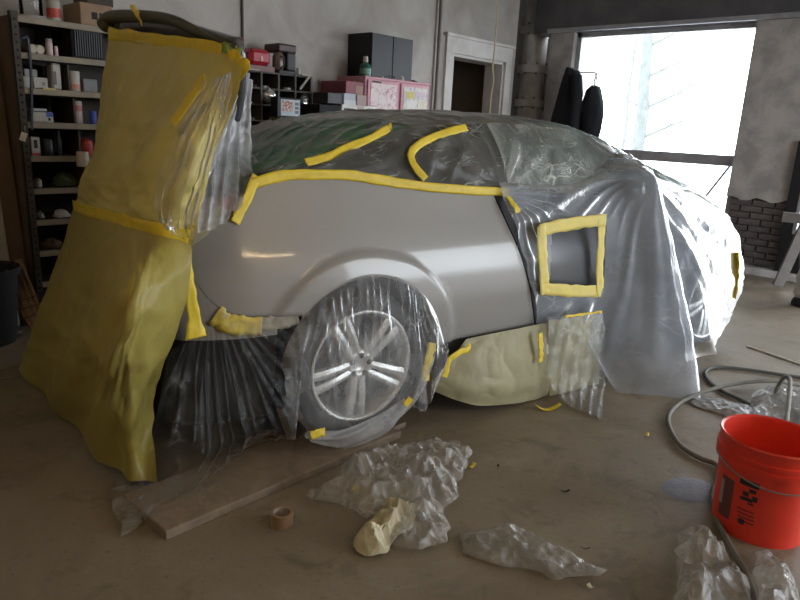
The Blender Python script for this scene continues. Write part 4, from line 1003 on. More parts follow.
for ax in AX:
    for s in (-1, 1):
        rz = 0 if s < 0 else math.pi
        zc_ = WZc if ax == 0 and s < 0 else .318
        L = (ax, s*.765, zc_)
        put('tyre', wm_['tyre'], car, L, (0, 0, rz))
        rim = put('wheel_rim', wm_['rim'], car, L, (0, 0, rz))
        put('brake_disc', wm_['brake_disc'], rim); put('hub', wm_['hub'], rim)
        for k in range(5):
            a_ = math.radians(-97+72*k); a2 = math.radians(-97+36+72*k)
            for sg in (-1, 1):
                o = put('spoke', wm_['spoke'], rim, (0, 0, 0), (0, -a_, 0), (1, 1, sg))
            put('lug_nut', wm_['lug'], rim, (.043*math.cos(a2), 0, .043*math.sin(a2)))
# trunk lid standing open
TL, TM, TR = CXp(112, 27, -.58), CXp(165, 30, -.50), CXp(238, 52, -.44)
hinge = [np.array([-.40, .60, 1.08]), np.array([-.40, 0, 1.10]), np.array([-.46, -.52, 1.08])]
ctl = [[hinge[i], hinge[i]*.5+t_*.5+np.array([.04, 0, .02]), t_+np.array([.02, 0, -.03]), t_+np.array([0, 0, .045])] for i, t_ in enumerate((TL, TM, TR))]
grid_obj('trunk_lid', patch(ctl, 30, 24), M['door_paint'], car, solid=.022)
# the lid's trailing lip, dark olive, with a lamp bar end
lipc = [TL+np.array([-.03, .03, .005]), TL+np.array([0, -.06, .04]), TM+np.array([0, 0, .045]), TR*.5+TM*.5+np.array([0, 0, .03]), TR+np.array([0, 0, .012])]
b = B(); b.tube(catmull(np.array(lipc), 40), [.036-.024*k/39 for k in range(40)], 12); b.obj('lid_lip', mat('lid_lip', (.085, .078, .035), .5), car, True)

# ================================================================== MASKING: PAPER, FILM, TAPE
def wrinkle(P, amp, sc, seed=0, octv=3, extra=None):
    n = normals(P); d = amp*(crease(P*sc, seed, octv)-.35)*2
    if extra is not None: d = d+extra
    return P+n*d[..., None]
def sheet(name, P, m, label, cat, keep=None, group=None, smooth=True):
    return grid_obj(name, C2W(P), m, None, smooth, keep=keep, center=True, label=label, cat=cat, group=group)

# --- paper over the open trunk
prow = [[(110, 30, -.60), (160, 37, -.53), (205, 44, -.48), (243, 56, -.44)],
        [(99, 90, -.67), (150, 95, -.64), (197, 98, -.60), (238, 95, -.50)],
        [(90, 150, -.74), (137, 155, -.75), (182, 160, -.72), (216, 150, -.60)],
        [(77, 190, -.79), (121, 205, -.82), (160, 215, -.79), (198, 215, -.69)],
        [(74, 206, -.80), (118, 220, -.83), (156, 231, -.80), (193, 240, -.705)]]
CT = np.array([[CXp(*p) for p in r] for r in prow])
P = patch(CT, 110, 110); U, V = uvgrid(110, 110)
drape = .020*(fold(V*3.2+.25*np.sin(U*3)+.1, 0, 1.3)-.4)*np.sin(np.pi*np.clip(U*1.05, 0, 1))*(.4+U)
P1 = wrinkle(P, .006, 4.2, 3, 2, -drape+paper_dents(U, V, 5, 4.5, 3, .030)*np.sin(np.pi*np.clip(U, .03, .97)))
sheet('masking_paper', P1, M['paper'], 'yellow masking paper hung from the open trunk lid down to the bumper', 'paper')
# --- skirt below the tape line
low = [CZ(17, 368, .012), CZ(58, 412, .012), CZ(112, 470, .05), CZ(158, 483, .06)]
top = [CT[4, k] for k in range(4)]
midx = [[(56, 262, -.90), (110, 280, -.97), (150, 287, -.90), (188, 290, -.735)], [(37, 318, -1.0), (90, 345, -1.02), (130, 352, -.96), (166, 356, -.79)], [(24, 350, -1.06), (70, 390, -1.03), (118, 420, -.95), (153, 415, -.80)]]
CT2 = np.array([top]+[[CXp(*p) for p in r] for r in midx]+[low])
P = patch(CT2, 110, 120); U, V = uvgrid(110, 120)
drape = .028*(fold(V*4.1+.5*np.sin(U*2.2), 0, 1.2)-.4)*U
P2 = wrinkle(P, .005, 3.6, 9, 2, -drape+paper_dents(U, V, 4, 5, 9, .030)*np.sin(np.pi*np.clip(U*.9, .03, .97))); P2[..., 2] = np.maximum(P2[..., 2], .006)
sheet('masking_paper', P2, M['paper_shaded'], 'yellow masking paper skirt in a shaded tone hanging from the bumper to the floor', 'paper')
# tapes on the papers
outx = np.array([-.012, -.004, 0])
up = np.array([0, 0, 1.0])
def along(Pg, i, js, off):  # points on a sheet
    return [Pg[i, int(j)]+off for j in js]
rowt = P1[-3]; tape_pts = [rowt[int(k)]+np.array([-.010, -.006, .0]) for k in np.linspace(1, 107, 14)]
tape_strip('masking_tape', tape_pts, up, .052, seed=1, jag=.004, label='yellow tape band joining the trunk paper to the lower skirt')
tape_strip('masking_tape', [P1[2, int(k)]+np.array([-.008, 0, .004]) for k in np.linspace(1, 90, 12)], up, .055, seed=2, jag=.004, label='yellow tape band along the top edge of the trunk lid paper')
def tC(name, pts, wdir, width, label, **kw): return tape_strip(name, [np.array(p) for p in pts], wdir, width, label=label, **kw)
pp = [CXp(205, 80, -.635), CXp(197, 88, -.65), CXp(184, 107, -.685), CXp(172, 123, -.72)]
tC('masking_tape', pp, (0, 1, .45), .055, 'bright yellow tape piece stuck aslant on the trunk paper', jag=.002)
pp = [CY(184, 243, -.90), CY(188, 275, -.90), CY(193, 310, -.89), CY(196, 338, -.89)]
tC('masking_tape', pp, (1, .1, 0), .045, 'yellow tape running down the bumper corner beside the paper skirt', seed=4, jag=.003, wv=[.8, .8, .9, 1.6])
# knot of tape and green scrap at the near corner of the lid
corner = CXp(236, 66, -.45)
tC('masking_tape', [CXp(226, 60, -.47), CXp(236, 63, -.46), CXp(243, 78, -.455)], (0, .3, 1), .09, 'crumpled yellow tape knot on the near corner of the trunk lid', jag=.012, seed=6)
tC('green_tape', [CXp(213, 44, -.47), CXp(228, 48, -.46), CXp(240, 54, -.44)], (.3, .1, 1), .035, 'pale green tape strip on the upper edge of the trunk lid', m=plain((.30, .48, .14)))
tC('masking_tape', [CXp(132, 5, -.56), CXp(137, 14, -.585), CXp(142, 24, -.585)], (0, 1, .3), .022, 'short yellow tape end looped over the dark trunk lip')
# --- film hung over the trunk paper and the trunk side
fr = [[(207, 82, -.64), (222, 78, -.58), (236, 72, -.50)], [(186, 120, -.72), (208, 125, -.66), (230, 118, -.55)], [(168, 160, -.78), (196, 170, -.72), (216, 165, -.62)], [(158, 205, -.84), (182, 222, -.80), (205, 215, -.68)], [(168, 222, -.84), (186, 238, -.78), (200, 232, -.70)]]
P = patch([[CXp(*p)+np.array([-.015, -.008, 0]) for p in r] for r in fr], 130, 90); U, V = uvgrid(130, 90)
P = wrinkle(P, .010, 7, 21, 3, .014*(fold(V*7+.6*np.sin(U*4)+U, 0, 2.2)-.3))
sheet('plastic_film', P, M['film_clear'], 'clear plastic film with shiny creases over the trunk paper', 'plastic sheet')
fr = [[(238, 68, -.56), (243, 66, -.55), (247, 72, -.54), (250, 82, -.52)],
      [(222, 110, -.62), (232, 108, -.60), (243, 108, -.57), (252, 112, -.53)],
      [(208, 145, -.70), (222, 148, -.66), (238, 148, -.60), (253, 145, -.54)],
      [(194, 190, -.84), (211, 194, -.82), (229, 194, -.79), (250, 178, -.66)],
      [(188, 233, -.90), (205, 231, -.90), (224, 222, -.89), (244, 200, -.84)]]
P = patch([[CY(*p) for p in r] for r in fr], 130, 80); U, V = uvgrid(130, 80)
P = wrinkle(P, .009, 9, 31, 3, .016*(fold(V*4.5+.4*np.sin(U*5), 0, 1.8)-.4)*(1-.3*U))
sheet('plastic_film', P, M['film_silver'], 'bunched silvery plastic film hanging from the trunk lid corner to the tail light', 'plastic sheet')
for k, (a, c) in enumerate((((238, 90), (196, 205)), ((232, 92), (190, 210)))):
    tC('film_pleat', [CY(*a, -.60), CY((a[0]+c[0])/2+1, (a[1]+c[1])/2, -.74), CY(*c, -.86)], (.8, .2, 0), .018, ('taut pale film pleat stretched from the trunk lid corner to the bumper', 'second taut film pleat right against the first one, from lid corner to bumper')[k], m=M['film_white'], jag=.004, seed=50+k)
    COL.objects[-1]['category'] = 'plastic strip'

# --- film over the greenhouse
nu, nv = 260, 150
a, c = np.meshgrid(np.linspace(-.44, 2.42, nu), np.linspace(-1.0, .80, nv), indexing='ij')
P = green(a, c); n = normals(P); n *= np.sign(n[..., 2:3]+1e-6)
anc = np.array([.80, -.80, 1.055]); D = P-anc; rr = np.sqrt(D[..., 0]**2+D[..., 2]**2+(D[..., 1])**2); th = np.arctan2(D[..., 2]+.4*np.abs(D[..., 1]), D[..., 0])
near = c < -.1
ple = .012*(fold(th*2.6+.7*vnoise(P*2.2, 5), 0, 3.0)-.25)*sstep(0, .08, rr)*sstep(.75, .25, rr)
anc2 = np.array([.10, -.80, 1.10]); D2 = P-anc2; r2 = np.linalg.norm(D2, axis=-1)
dg = a*6.0-c*7.5
ple2 = .009*(fold(dg*.8+1.2*vnoise(P*3, 8), 0, 4.0)-.2)*sstep(.9, .5, a)
cr = .011*(crease(P*6.0, 17, 3)-.3)*2
edge = sstep(-1.0, -.93, c)
P = P+n*(.010+edge*(.004+np.maximum(ple, -.004)+ple2+cr*.8))[..., None]
sheet('plastic_film', P, film_mat('film_roof', .14, .34, 6, rough=.26, ior=1.3, white=(.70, .72, .66), line=.6, lscale=8, stretch=(.3, 1, 1.5), rot=(0, .65, 0)), 'clear wrinkled plastic film over the roof, rear window and side windows', 'plastic sheet')

# --- film over the front half of the car
def G_(x, s): return list(green(np.array(x), np.array(s)))
gz = [CZ(618, 392, .006), CZ(655, 395, .006), CZ(699, 398, .006)]
cols = [
 [G_(.80, -.97), (.755, -.815, 1.045), (.80, -.875, .90), (.87, -.90, .72), (.93, -.905, .58), (.985, -.90, .46), (1.0, -.89, .40)],
 [G_(1.0, -.97), (1.0, -.815, 1.05), (1.0, -.88, .92), (1.02, -.905, .73), (1.04, -.91, .58), (1.06, -.905, .46), (1.08, -.895, .38)],
 [G_(1.25, -.96), (1.25, -.815, 1.05), (1.25, -.88, .92), (1.27, -.905, .73), (1.28, -.91, .55), (1.29, -.905, .42), (1.30, -.905, .33)],
 [G_(1.40, -.94), (1.40, -.82, 1.07), (1.42, -.89, .92), (1.43, -.92, .70), (1.43, -.94, .45), (1.42, -.98, .2), gz[0]],
 [G_(1.54, -.88), (1.52, -.87, 1.10), (1.55, -.95, .9), (1.57, -1.02, .65), (1.58, -1.09, .38), (1.58, -1.16, .15), gz[1]],
 [G_(1.68, -.78), (1.61, -.99, 1.14), (1.66, -1.075, .9), (1.71, -1.15, .65), (1.77, -1.22, .4), (1.81, -1.28, .18), gz[2]],
 [G_(1.80, -.66), (1.69, -.97, 1.125), (1.80, -1.0, .9), (1.88, -1.03, .65), (1.97, -1.06, .4), (2.03, -1.08, .2), (2.07, -1.10, .08)],
 [G_(1.95, -.60), (1.78, -.94, 1.10), (1.92, -1.02, .9), (2.02, -1.08, .65), (2.12, -1.13, .4), (2.18, -1.16, .2), CZ(716, 354, .02)],
 [(2.22, -.45, 1.10), (2.10, -.85, 1.045), (2.20, -.96, .84), (2.28, -1.0, .64), (2.35, -1.04, .42), (2.39, -1.05, .25), (2.40, -1.06, .10)],
 [(2.60, -.35, .985), (2.50, -.80, .965), (2.58, -.93, .78), (2.64, -.96, .62), (2.68, -.98, .45), (2.69, -.98, .32), (2.69, -.97, .2)],
 [(2.95, -.25, .90), (2.84, -.68, .89), (2.92, -.80, .74), (2.95, -.85, .58), (2.96, -.87, .46), (2.96, -.87, .36), (2.95, -.85, .27)],
 [(3.12, .05, .84), (3.16, -.30, .80), (3.24, -.42, .68), (3.28, -.46, .54), (3.29, -.47, .43), (3.29, -.47, .33), (3.28, -.46, .24)],
 [(3.12, .45, .82), (3.20, .40, .74), (3.29, .42, .62), (3.33, .43, .52), (3.34, .43, .42), (3.34, .43, .33), (3.33, .43, .25)]]
nu, nv = 300, 150
P = patch(cols, nu, nv); U, V = uvgrid(nu, nv)
n = normals(P); flip = np.sign(n[..., 1:2]); n = np.where(n[..., 1:2] > 0, -n, n)
D = P-np.array([1.61, -.99, 1.13]); r_ = np.linalg.norm(D, axis=-1); tm = np.arctan2(D[..., 0], -D[..., 2])
p1 = .020*(fold(tm*4.5+.5*vnoise(P*1.6, 3), 0, 2.0)-.35)*sstep(.05, .35, r_)*sstep(1.4, .6, r_)
D = P-np.array([.80, -.82, 1.045]); r_ = np.linalg.norm(D, axis=-1); tm = np.arctan2(D[..., 0], -D[..., 2])
p2 = .010*(fold(tm*4.0+.5*vnoise(P*2.6, 13), 0, 4.0)-.2)*sstep(1.12, 1.02, P[..., 2])*sstep(0, .1, r_)*sstep(.75, .35, r_)
cr = .010*(crease(P*4.5, 41, 3)-.33)*2+.007*(crease(P*11, 44, 2)-.33)*2*sstep(.35, .8, U)
inpatch = (sstep(.92, .99, P[..., 0])*sstep(1.54, 1.48, P[..., 0])*sstep(.44, .52, P[..., 2])*sstep(.96, .89, P[..., 2]))
d = np.maximum(p1+p2+cr*(.35+.75*sstep(.3, .5, U)), -.006)*(1-inpatch)
P = P+n*d[..., None]; P[..., 2] = np.maximum(P[..., 2], .004)
cen = (P[:-1, :-1]+P[1:, 1:])/2
ph = [CY(*q, -.90) for q in ((546, 233), (599, 226), (597, 286), (547, 283))]
hx0, hx1, hz0, hz1 = 1.035, 1.43, .545, .865
keep = ~((cen[..., 0] > hx0) & (cen[..., 0] < hx1) & (cen[..., 2] > hz0) & (cen[..., 2] < hz1) & (cen[..., 1] < -.5))
sheet('plastic_film', P, M['film_front'], 'milky plastic sheet draped over the door mirror, front wing and hood to the floor', 'plastic sheet', keep=keep)
FRONT = P

# tape frame round the window in the sheet
fr_ = empty('tape_rectangle', C2W(np.array([1.23, -.93, .5])), label='rectangle of yellow tape framing a bare dark patch of the door', cat='tape')
FI = Matrix.Translation(-Vector(fr_.location))
def frame_strip(q, wdir, wdt, seed):
    o = tape_strip('tape_strip', [CY(*p, -.928) for p in q], wdir, wdt, parent=fr_, seed=seed, jag=.003, m=FRAME_TAPE)
    o.data.transform(FI); return o
FRAME_TAPE = mat('frame_tape', (.80, .66, .16), .55, noise=(14, (.70, .60, .20), .4, .7), bump=(30, .15))
frame_strip([(539, 231), (560, 226), (585, 222), (606, 220)], up, .062, 61)
frame_strip([(542, 226), (542, 250), (544, 275), (545, 294)], (1, 0, 0), .062, 62)
frame_strip([(541, 289), (560, 290), (580, 291), (602, 291)], up, .062, 63)
frame_strip([(602, 219), (601, 245), (600, 270), (600, 294)], (1, 0, 0), .055, 64)

# --- film gathered over the rear wheel
nu, nv = 130, 110; U, V = uvgrid(nu, nv); x = -.385+.78*U
zt_ = WZc+np.sqrt(np.maximum((AR+.008)**2-np.clip(x, -.383, .383)**2, .0))
zb_ = WZc-np.sqrt(np.maximum(.338**2-np.clip(x, -.33, .33)**2, 0))-.0
zb_ = np.where(x > .30, zb_+.02, zb_); zb_ = np.where(np.abs(x) > .33, WZc-.06-.2*np.clip((.40-np.abs(x))/.07, 0, 1), zb_)
z = zt_+(zb_-zt_)*V; y = -.893-.05*np.sin(np.pi*np.clip(V*.95+.02, 0, 1))**.6+.05*sstep(.93, 1.0, V)
P = np.stack([x, y, z], -1)
pl_ = (.009*(fold(U*9+1.6*vnoise(np.stack([U*5, V*1.2, U*0], -1), 2), 0, 1.7)-.35)+.006*(fold(U*21+2.0*vnoise(np.stack([U*7, V*1.6, U*0+4], -1), 6), 0, 3.0)-.25))*(1-.8*sstep(.1, .75, V))*sstep(0, .08, V)
P[..., 1] -= pl_+.003*(crease(P*np.array([11, 11, 5]), 52, 3)-.3)
P[..., 1] = np.minimum(P[..., 1], -.884+.06*sstep(.93, 1.0, V))
P[..., 2] = np.maximum(P[..., 2], .033)
sheet('plastic_film', P, film_mat('film_wheel', .20, .40, 8, rough=.45, bump=.25, ior=1.13, line=.3, stretch=(1.6, 1.6, .35), rot=(0, 0, 0)), 'pleated plastic film gathered over the rear wheel', 'plastic sheet')
hm = [[(306, 431, -.955), (340, 430, -.965), (372, 418, -.965), (404, 399, -.955)], [(305, 437, -.975), (342, 440, -.985), (378, 429, -.985), (408, 402, -.975)], [(311, 441, -.96), (346, 449, -.97), (384, 434, -.97), (410, 405, -.965)]]
P = patch([[CY(*p) for p in r] for r in hm], 40, 110); U, V = uvgrid(40, 110)
P = wrinkle(P, .004, 12, 77, 2, .006*(fold(U*2.2+V*1.4, 0, 1.5)-.4)); P[..., 2] = np.maximum(P[..., 2], .012)
sheet('plastic_film', P, M['film_white'], 'milky gathered hem of film wrapped under the rear tyre', 'plastic sheet')
tail = [[CY(408, 398, -.93), CY(420, 380, -.93), CY(428, 372, -.92)], [CY(412, 408, -.96), CY(420, 400, -.97), CY(427, 388, -.95)], [CY(414, 402, -.98), CY(424, 412, -.98), CY(428, 404, -.97)]]
sheet('plastic_scrap', wrinkle(patch(tail, 40, 40), .012, 14, 71), M['film'], 'loose film tail sticking out beside the rear wheel', 'plastic sheet')

# --- film over the bumper side, trailing on the plank
fb = [[(168, 352, -.87), (190, 342, -.875), (222, 332, -.88), (262, 334, -.89), (308, 322, -.895)],
      [(160, 395, -.90), (190, 385, -.91), (228, 375, -.915), (268, 370, -.92), (308, 360, -.915)],
      [(152, 435, -.92), (188, 430, -.96), (228, 420, -.96), (270, 405, -.95), (312, 395, -.93)],
      [(135, 480, -.90), (175, 470, -.99), (216, 450, -1.0), (262, 432, -.97), (314, 420, -.93)]]
CF = [[CY(*p) for p in r] for r in fb]+[[CZ(121, 534, .012), CZ(158, 508, .045), CZ(203, 482, .045), CZ(250, 448, .045), CY(322, 436, -.93)]]
P = patch(CF, 130, 150); U, V = uvgrid(130, 150)
D = P-np.array([-.62, -.88, .72]); tm = np.arctan2(D[..., 0], -D[..., 2])
P = wrinkle(P, .010, 6, 81, 3, .012*(fold(tm*3.2+.6*vnoise(P*3, 4), 0, 5.0)-.2)+.008*(fold(tm*7.7+.9*vnoise(P*4, 14), 0, 5.0)-.2)); P[..., 2] = np.maximum(P[..., 2], .006)
P[..., 2] = np.where((P[..., 0] > -.88) & (P[..., 1] > -1.14), np.maximum(P[..., 2], .040), P[..., 2])
sheet('plastic_film', P, film_mat('film_bumper', .015, .085, 10, rough=.3, ior=1.2, line=.22, white=(.7, .7, .72)), 'clear plastic film hanging from the bumper side onto the wooden plank', 'plastic sheet')

# --- sill papers
sp = [[(466, 339, -.893), (495, 333, -.896), (520, 328, -.898), (550, 322, -.90)], [(449, 364, -.91), (490, 362, -.94), (520, 358, -.93), (551, 352, -.92)],
      [(434, 380, -.89), (480, 388, -.955), (518, 386, -.95), (553, 378, -.93)], [(428, 388, -.86), (472, 405, -.93), (512, 404, -.93), (554, 396, -.92)]]
P = wrinkle(patch([[CY(*p) for p in r] for r in sp], 80, 90), .010, 7, 91, 2); P[..., 2] = np.maximum(P[..., 2], .006); P[..., 1] = np.minimum(P[..., 1], -.84)
sheet('masking_paper', P, M['paper_pale'], 'pale olive masking paper bulging under the sill behind the rear wheel', 'paper')
sp = [[(549, 320, -.915), (575, 317, -.92), (602, 313, -.925)], [(549, 360, -.925), (575, 360, -.94), (600, 358, -.945)], [(550, 396, -.93), (575, 398, -.94), (598, 396, -.945)]]
P = wrinkle(patch([[CY(*p) for p in r] for r in sp], 60, 60), .006, 8, 93, 2); P[..., 2] = np.maximum(P[..., 2], .006)
sheet('masking_paper', P, M['paper_pale'], 'pale masking paper behind crumpled film below the taped door patch', 'paper')
sp = [[(546, 318, -.95), (575, 314, -.955), (604, 311, -.96)], [(547, 350, -.96), (575, 350, -.98), (604, 350, -.98)], [(550, 382, -.98), (576, 385, -1.0), (604, 385, -1.0)]]
C_ = [[CY(*p) for p in r] for r in sp]+[[CZ(562, 402, .01), CZ(582, 412, .01), CZ(603, 419, .01)]]
P = patch(C_, 90, 80); U, V = uvgrid(90, 80)
P = wrinkle(P, .014, 8, 95, 3, .01*(fold(V*5+U*2, 0, 2)-.3)); P[..., 2] = np.maximum(P[..., 2], .005); P[..., 1] = np.minimum(P[..., 1], -.93)
sheet('plastic_film', P, M['film'], 'crumpled film panel hanging over the pale sill paper', 'plastic sheet')

# --- tapes on the car
tC('masking_tape', [np.array([x, -side_y(x, z)-.014, z]) for x, z in ((-.545, 1.005), (-.60, .955), (-.66, .905), (-.71, .865))], (-.6, 0, .7), .055, 'grey dusted tape along the slanting seam between tail light and rear wing', m=mat('seam_tape', (.36, .31, .16), .6, noise=(10, (.30, .29, .26), .4, .65)), seed=118, jag=.003)
def belt(us, y, dz=0, yo=0): return [CY(u_, v_, y) for u_, v_ in us]
def surf(x, dz=0.0, off=.012):
    z = float(ztop_f(x))+dz; return np.array([x, -(side_y(x, z))-off, z])
tC('masking_tape', [surf(x, -.008) for x in np.linspace(-.43, .82, 16)], up, .040, 'long yellow tape strip along the base of the side windows', seed=101, n=120)
tC('masking_tape', [np.array([x, -side_y(x, z)-.014, z]) for x, z in ((-.415, 1.115), (-.435, 1.08), (-.46, 1.035), (-.49, .995), (-.515, .955))], (1, 0, -.2), .036, 'yellow tape following the tail light edge of the rear wing', seed=103, jag=.001)
tC('masking_tape', [surf(.79, -.01, .016), np.array([.80, -.865, .985]), np.array([.812, -.88, .955])], (1, 0, 0), .035, 'short yellow tape hanging at the top of the door gap', seed=104, jag=.003)
def on_green(x, s, off=.016):
    p = green(np.array(x), np.array(s)); return p+np.array([0, -off*.75, off*.65])
def near_green(u, v):       # the point of the side glass seen at a pixel
    best = None
    for s in np.linspace(-1, -.58, 60):
        y = -.8
        for _ in range(6):
            q = CY(u, v, y); g = green(np.array(q[0]), np.array(s)); y = g[1]
        e = abs(g[2]-q[2])
        if best is None or e < best[0]: best = (e, g)
    return best[1]+np.array([0, -.024, .018])
def glass_tape(px, wdt, label, seed): tC('masking_tape', [near_green(*q) for q in px], (0, .45, .9) if wdt > 0 else (1, 0, 0), abs(wdt), label, seed=seed, jag=.002)
glass_tape([(303, 167), (325, 161), (345, 152), (370, 141), (386, 132)], .032, 'yellow tape sweeping up along the rear window pillar', 105)
tC('masking_tape', [near_green(386, 131), near_green(387.5, 124), near_green(389, 120)], (1, 0, 0), .03, 'small yellow tape end at the top of the rear pillar', seed=119)
tC('masking_tape', [near_green(*q) for q in ((463, 131), (448, 135), (430, 141), (416, 148), (409, 155), (408, 163), (413, 172), (422, 183))], [(0, .4, .9)]*3+[(-.5, .3, .8), (-.9, .1, .3), (-1, 0, 0), (-1, 0, -.3), (-1, 0, -.4)], .036, 'yellow tape outlining the pointed rear quarter window', seed=106, n=90)
tC('masking_tape', [np.array([x, -side_y(x, z)-.008, z]) for x, z in ((-.61, .635), (-.57, .605), (-.51, .59), (-.45, .585))], up, .075, 'yellow tape piece along the lower rear edge of the rear wing', m=M['tape_fade'], seed=107, jag=.005)
tC('masking_tape', [np.array([x, -side_y(x, z)-.006, z]) for x, z in ((-.46, .592), (-.40, .59), (-.35, .592), (-.305, .60))], up, .055, 'tape dusted grey by overspray between the yellow piece and the wheel arch', m=mat('dusty_tape', (.34, .32, .24), .6, noise=(12, (.30, .29, .27), .4, .7)), seed=117, jag=.004)
tC('masking_tape', [CY(433, 343, -.905), CY(430, 355, -.91), CY(427, 368, -.915), CY(425, 381, -.92)], (1, 0, 0), .045, 'yellow tape piece on the trailing edge of the wheel arch', seed=108, jag=.004)
tC('masking_tape', [CY(470, 344, -.925), CY(468, 349, -.93), CY(458, 353, -.93), CY(450, 360, -.93), (CY(447, 370, -.93)), CY(444, 377, -.93)], [(-.6, 0, .6)]*3+[(-1, 0, .3)]*3, .028, 'bent yellow tape along the front of the sill paper', seed=109, jag=.003)
tC('masking_tape', [CY(540, 333, -.945), CY(541, 347, -.955), CY(541, 362, -.955)], (1, 0, 0), .03, 'upright yellow tape piece between sill paper and crumpled film', seed=110, jag=.003)
tC('masking_tape', [CY(565, 317, -.985), CY(585, 314, -.985), CY(602, 312, -.985)], up, .012, 'thin yellow tape along the top of the crumpled film panel', seed=111, jag=.002)
tC('masking_tape', [CY(311, 436, -.985), CY(319, 433, -.985), CY(325, 432, -.985)], (0, .2, 1), .032, 'small yellow tape tab at the foot of the rear wheel film', seed=112)
tC('masking_tape', [CY(405, 405, -.985), CY(408, 402, -.985), CY(411, 398, -.985)], (1, 0, .8), .035, 'small yellow tape tab at the front of the rear wheel film', seed=113)
tC('masking_tape', [CY(737, 252, -.95), CY(738, 265, -.97), CY(737, 280, -.97), CY(734, 298, -.97)], (1, 1, 0), .07, 'upright yellow tape strip near the wrapped nose of the car', seed=114, jag=.006)

# ================================================================== FLOOR: PLANK, BUCKET, HOSES, LITTER
a0, a1 = np.array(WZ(166, 541)), np.array(WZ(401, 438)); d = a1-a0; L = np.linalg.norm(d); ang = math.atan2(d[1], d[0])
e = empty('wooden_plank', a0, ang, label='wide worn plank lying under the rear wheel', cat='plank')
b = B(); b.box((0, .0, 0), (L, .30, .034), bev=.005); b.obj('board', mat('plank_wood', (.27, .21, .155), .8, noise=(5, (.17, .13, .09), .35, .7, 2), bump=(40, .35)), e)
b = B(); b.box((L-.04, .002, 0), (L+.10, .06, .024), bev=.006, M4=Matrix.Rotation(.05, 4, 'Z')); b.obj('split_end', M['wood'], e)
for k, (xx, yy) in enumerate(((.03, .03), (.035, .10), (L*.5, .04))):
    B().lathe([(.004, .029), (.004, .0315)], 8, Matrix.Translation((xx, yy, 0))).obj('nail_head', M['dark_void'], e)

bk = empty('red_bucket', (2.425, .44, 0), label='orange red plastic bucket standing on the floor', cat='bucket')
RED = mat('bucket_red', (.84, .055, .03), .38, noise=(10, (.76, .048, .026), .4, .7))
def br(z): return .146+(.160-.146)*z/.34
pf = [(.02, .004), (.139, .004), (.146, .0), (br(.02), .02), (br(.25), .25), (.168, .252), (.170, .275), (.163, .278), (.163, .288), (.171, .291), (.171, .302), (.164, .305), (.165, .335), (.170, .343), (.166, .350), (.158, .345), (.155, .30), (.142, .02), (.02, .012)]
B().lathe(pf, 64, cap=True).obj('bucket_body', RED, bk, True)
def bucket_mark(name, u, v, w_, h_, m, seedless=0):
    """thin patch following the bucket wall, centred where (u, v) falls on it"""
    best = None
    for a_ in np.linspace(0, 2*math.pi, 721):
        p = np.array([2.425+.155*math.cos(a_), .44+.155*math.sin(a_), 0]); q = WX(u, v, p[0])
        if abs(q[1]-p[1]) < .002 and np.dot(p[:2]-np.array([2.425, .44]), -_fw[:2]) > 0:
            best = (a_, q[2]); break
    if best is None: return
    ac, zc0 = best; n = 8; P = []
    for a_ in np.linspace(ac-w_/2/.155, ac+w_/2/.155, n):
        P.append([[(br(z)+.0012)*math.cos(a_), (br(z)+.0012)*math.sin(a_), z] for z in (zc0-h_/2, zc0, zc0+h_/2)])
    grid_obj(name, np.array(P), m, bk, True)
BKP = plain((.03, .02, .022)); DK2 = plain((.22, .03, .025))
bucket_mark('printed_heading', 750, 484, .062, .022, BKP)
for k, (uu, vv, w_, h_) in enumerate(((746, 494, .02, .016), (753, 492, .022, .014), (748, 500, .03, .014), (755, 500, .016, .02), (742, 498, .012, .012), (751, 505, .02, .006))): bucket_mark('printed_emblem', uu, vv, w_, h_, BKP)
for k in range(4): bucket_mark('printed_line', 745, 511+k*4, .055, .006, DK2)
bucket_mark('printed_seal', 741, 522, .02, .02, BKP)
bucket_mark('printed_panel', 725.5, 497, .055, .15, plain((.16, .05, .05)))
bucket_mark('printed_stripe', 721.5, 490, .018, .09, plain((.45, .36, .33)))
pts = [(.172*math.cos(t), .172*math.sin(t), .27-.05*math.sin((t-2.2)/(math.pi)*math.pi) if 2.2 < t < 2.2+math.pi else .27) for t in np.linspace(2.2, 2.2+math.pi, 30)]
B().tube([(p[0]*1.02, p[1]*1.02, p[2]) for p in pts], .003, 6).obj('wire_handle', plain((.4, .38, .36), .3, .8), bk, True)

def hose(px, r, m, label, zz=None, n=120):
    pts = []
    for k, p in enumerate(px):
        z = r+.002 if zz is None else zz[k]; pts.append(WZ(p[0], p[1], z))
    return B().tube(catmull(np.array(pts), n), r, 12).obj('hose', m, None, True, center=True, label=label, cat='hose')
HG = mat('hose_grey', (.19, .18, .15), .7, noise=(9, (.13, .125, .10), .4, .7)); HD = mat('hose_dark', (.085, .085, .075), .7)
hose([(900, 392), (840, 388), (800, 385), (775, 381), (740, 383), (706, 391), (683, 401), (670, 413), (669, 426), (680, 445), (700, 458), (716, 464), (719, 476), (713, 494), (716, 516), (730, 546), (746, 574), (756, 602), (762, 625)], .011, HG, 'grey rubber hose looping round the red bucket and over the floor',
     zz=[.014, .014, .03, .05, .03, .03, .016]+[.014]*12)
hose([(900, 388), (830, 381), (790, 376), (750, 370), (718, 367), (706, 371), (707, 379), (720, 390), (745, 402), (765, 412)], .010, HD, 'darker hose curving back under the film beside the grey hose')
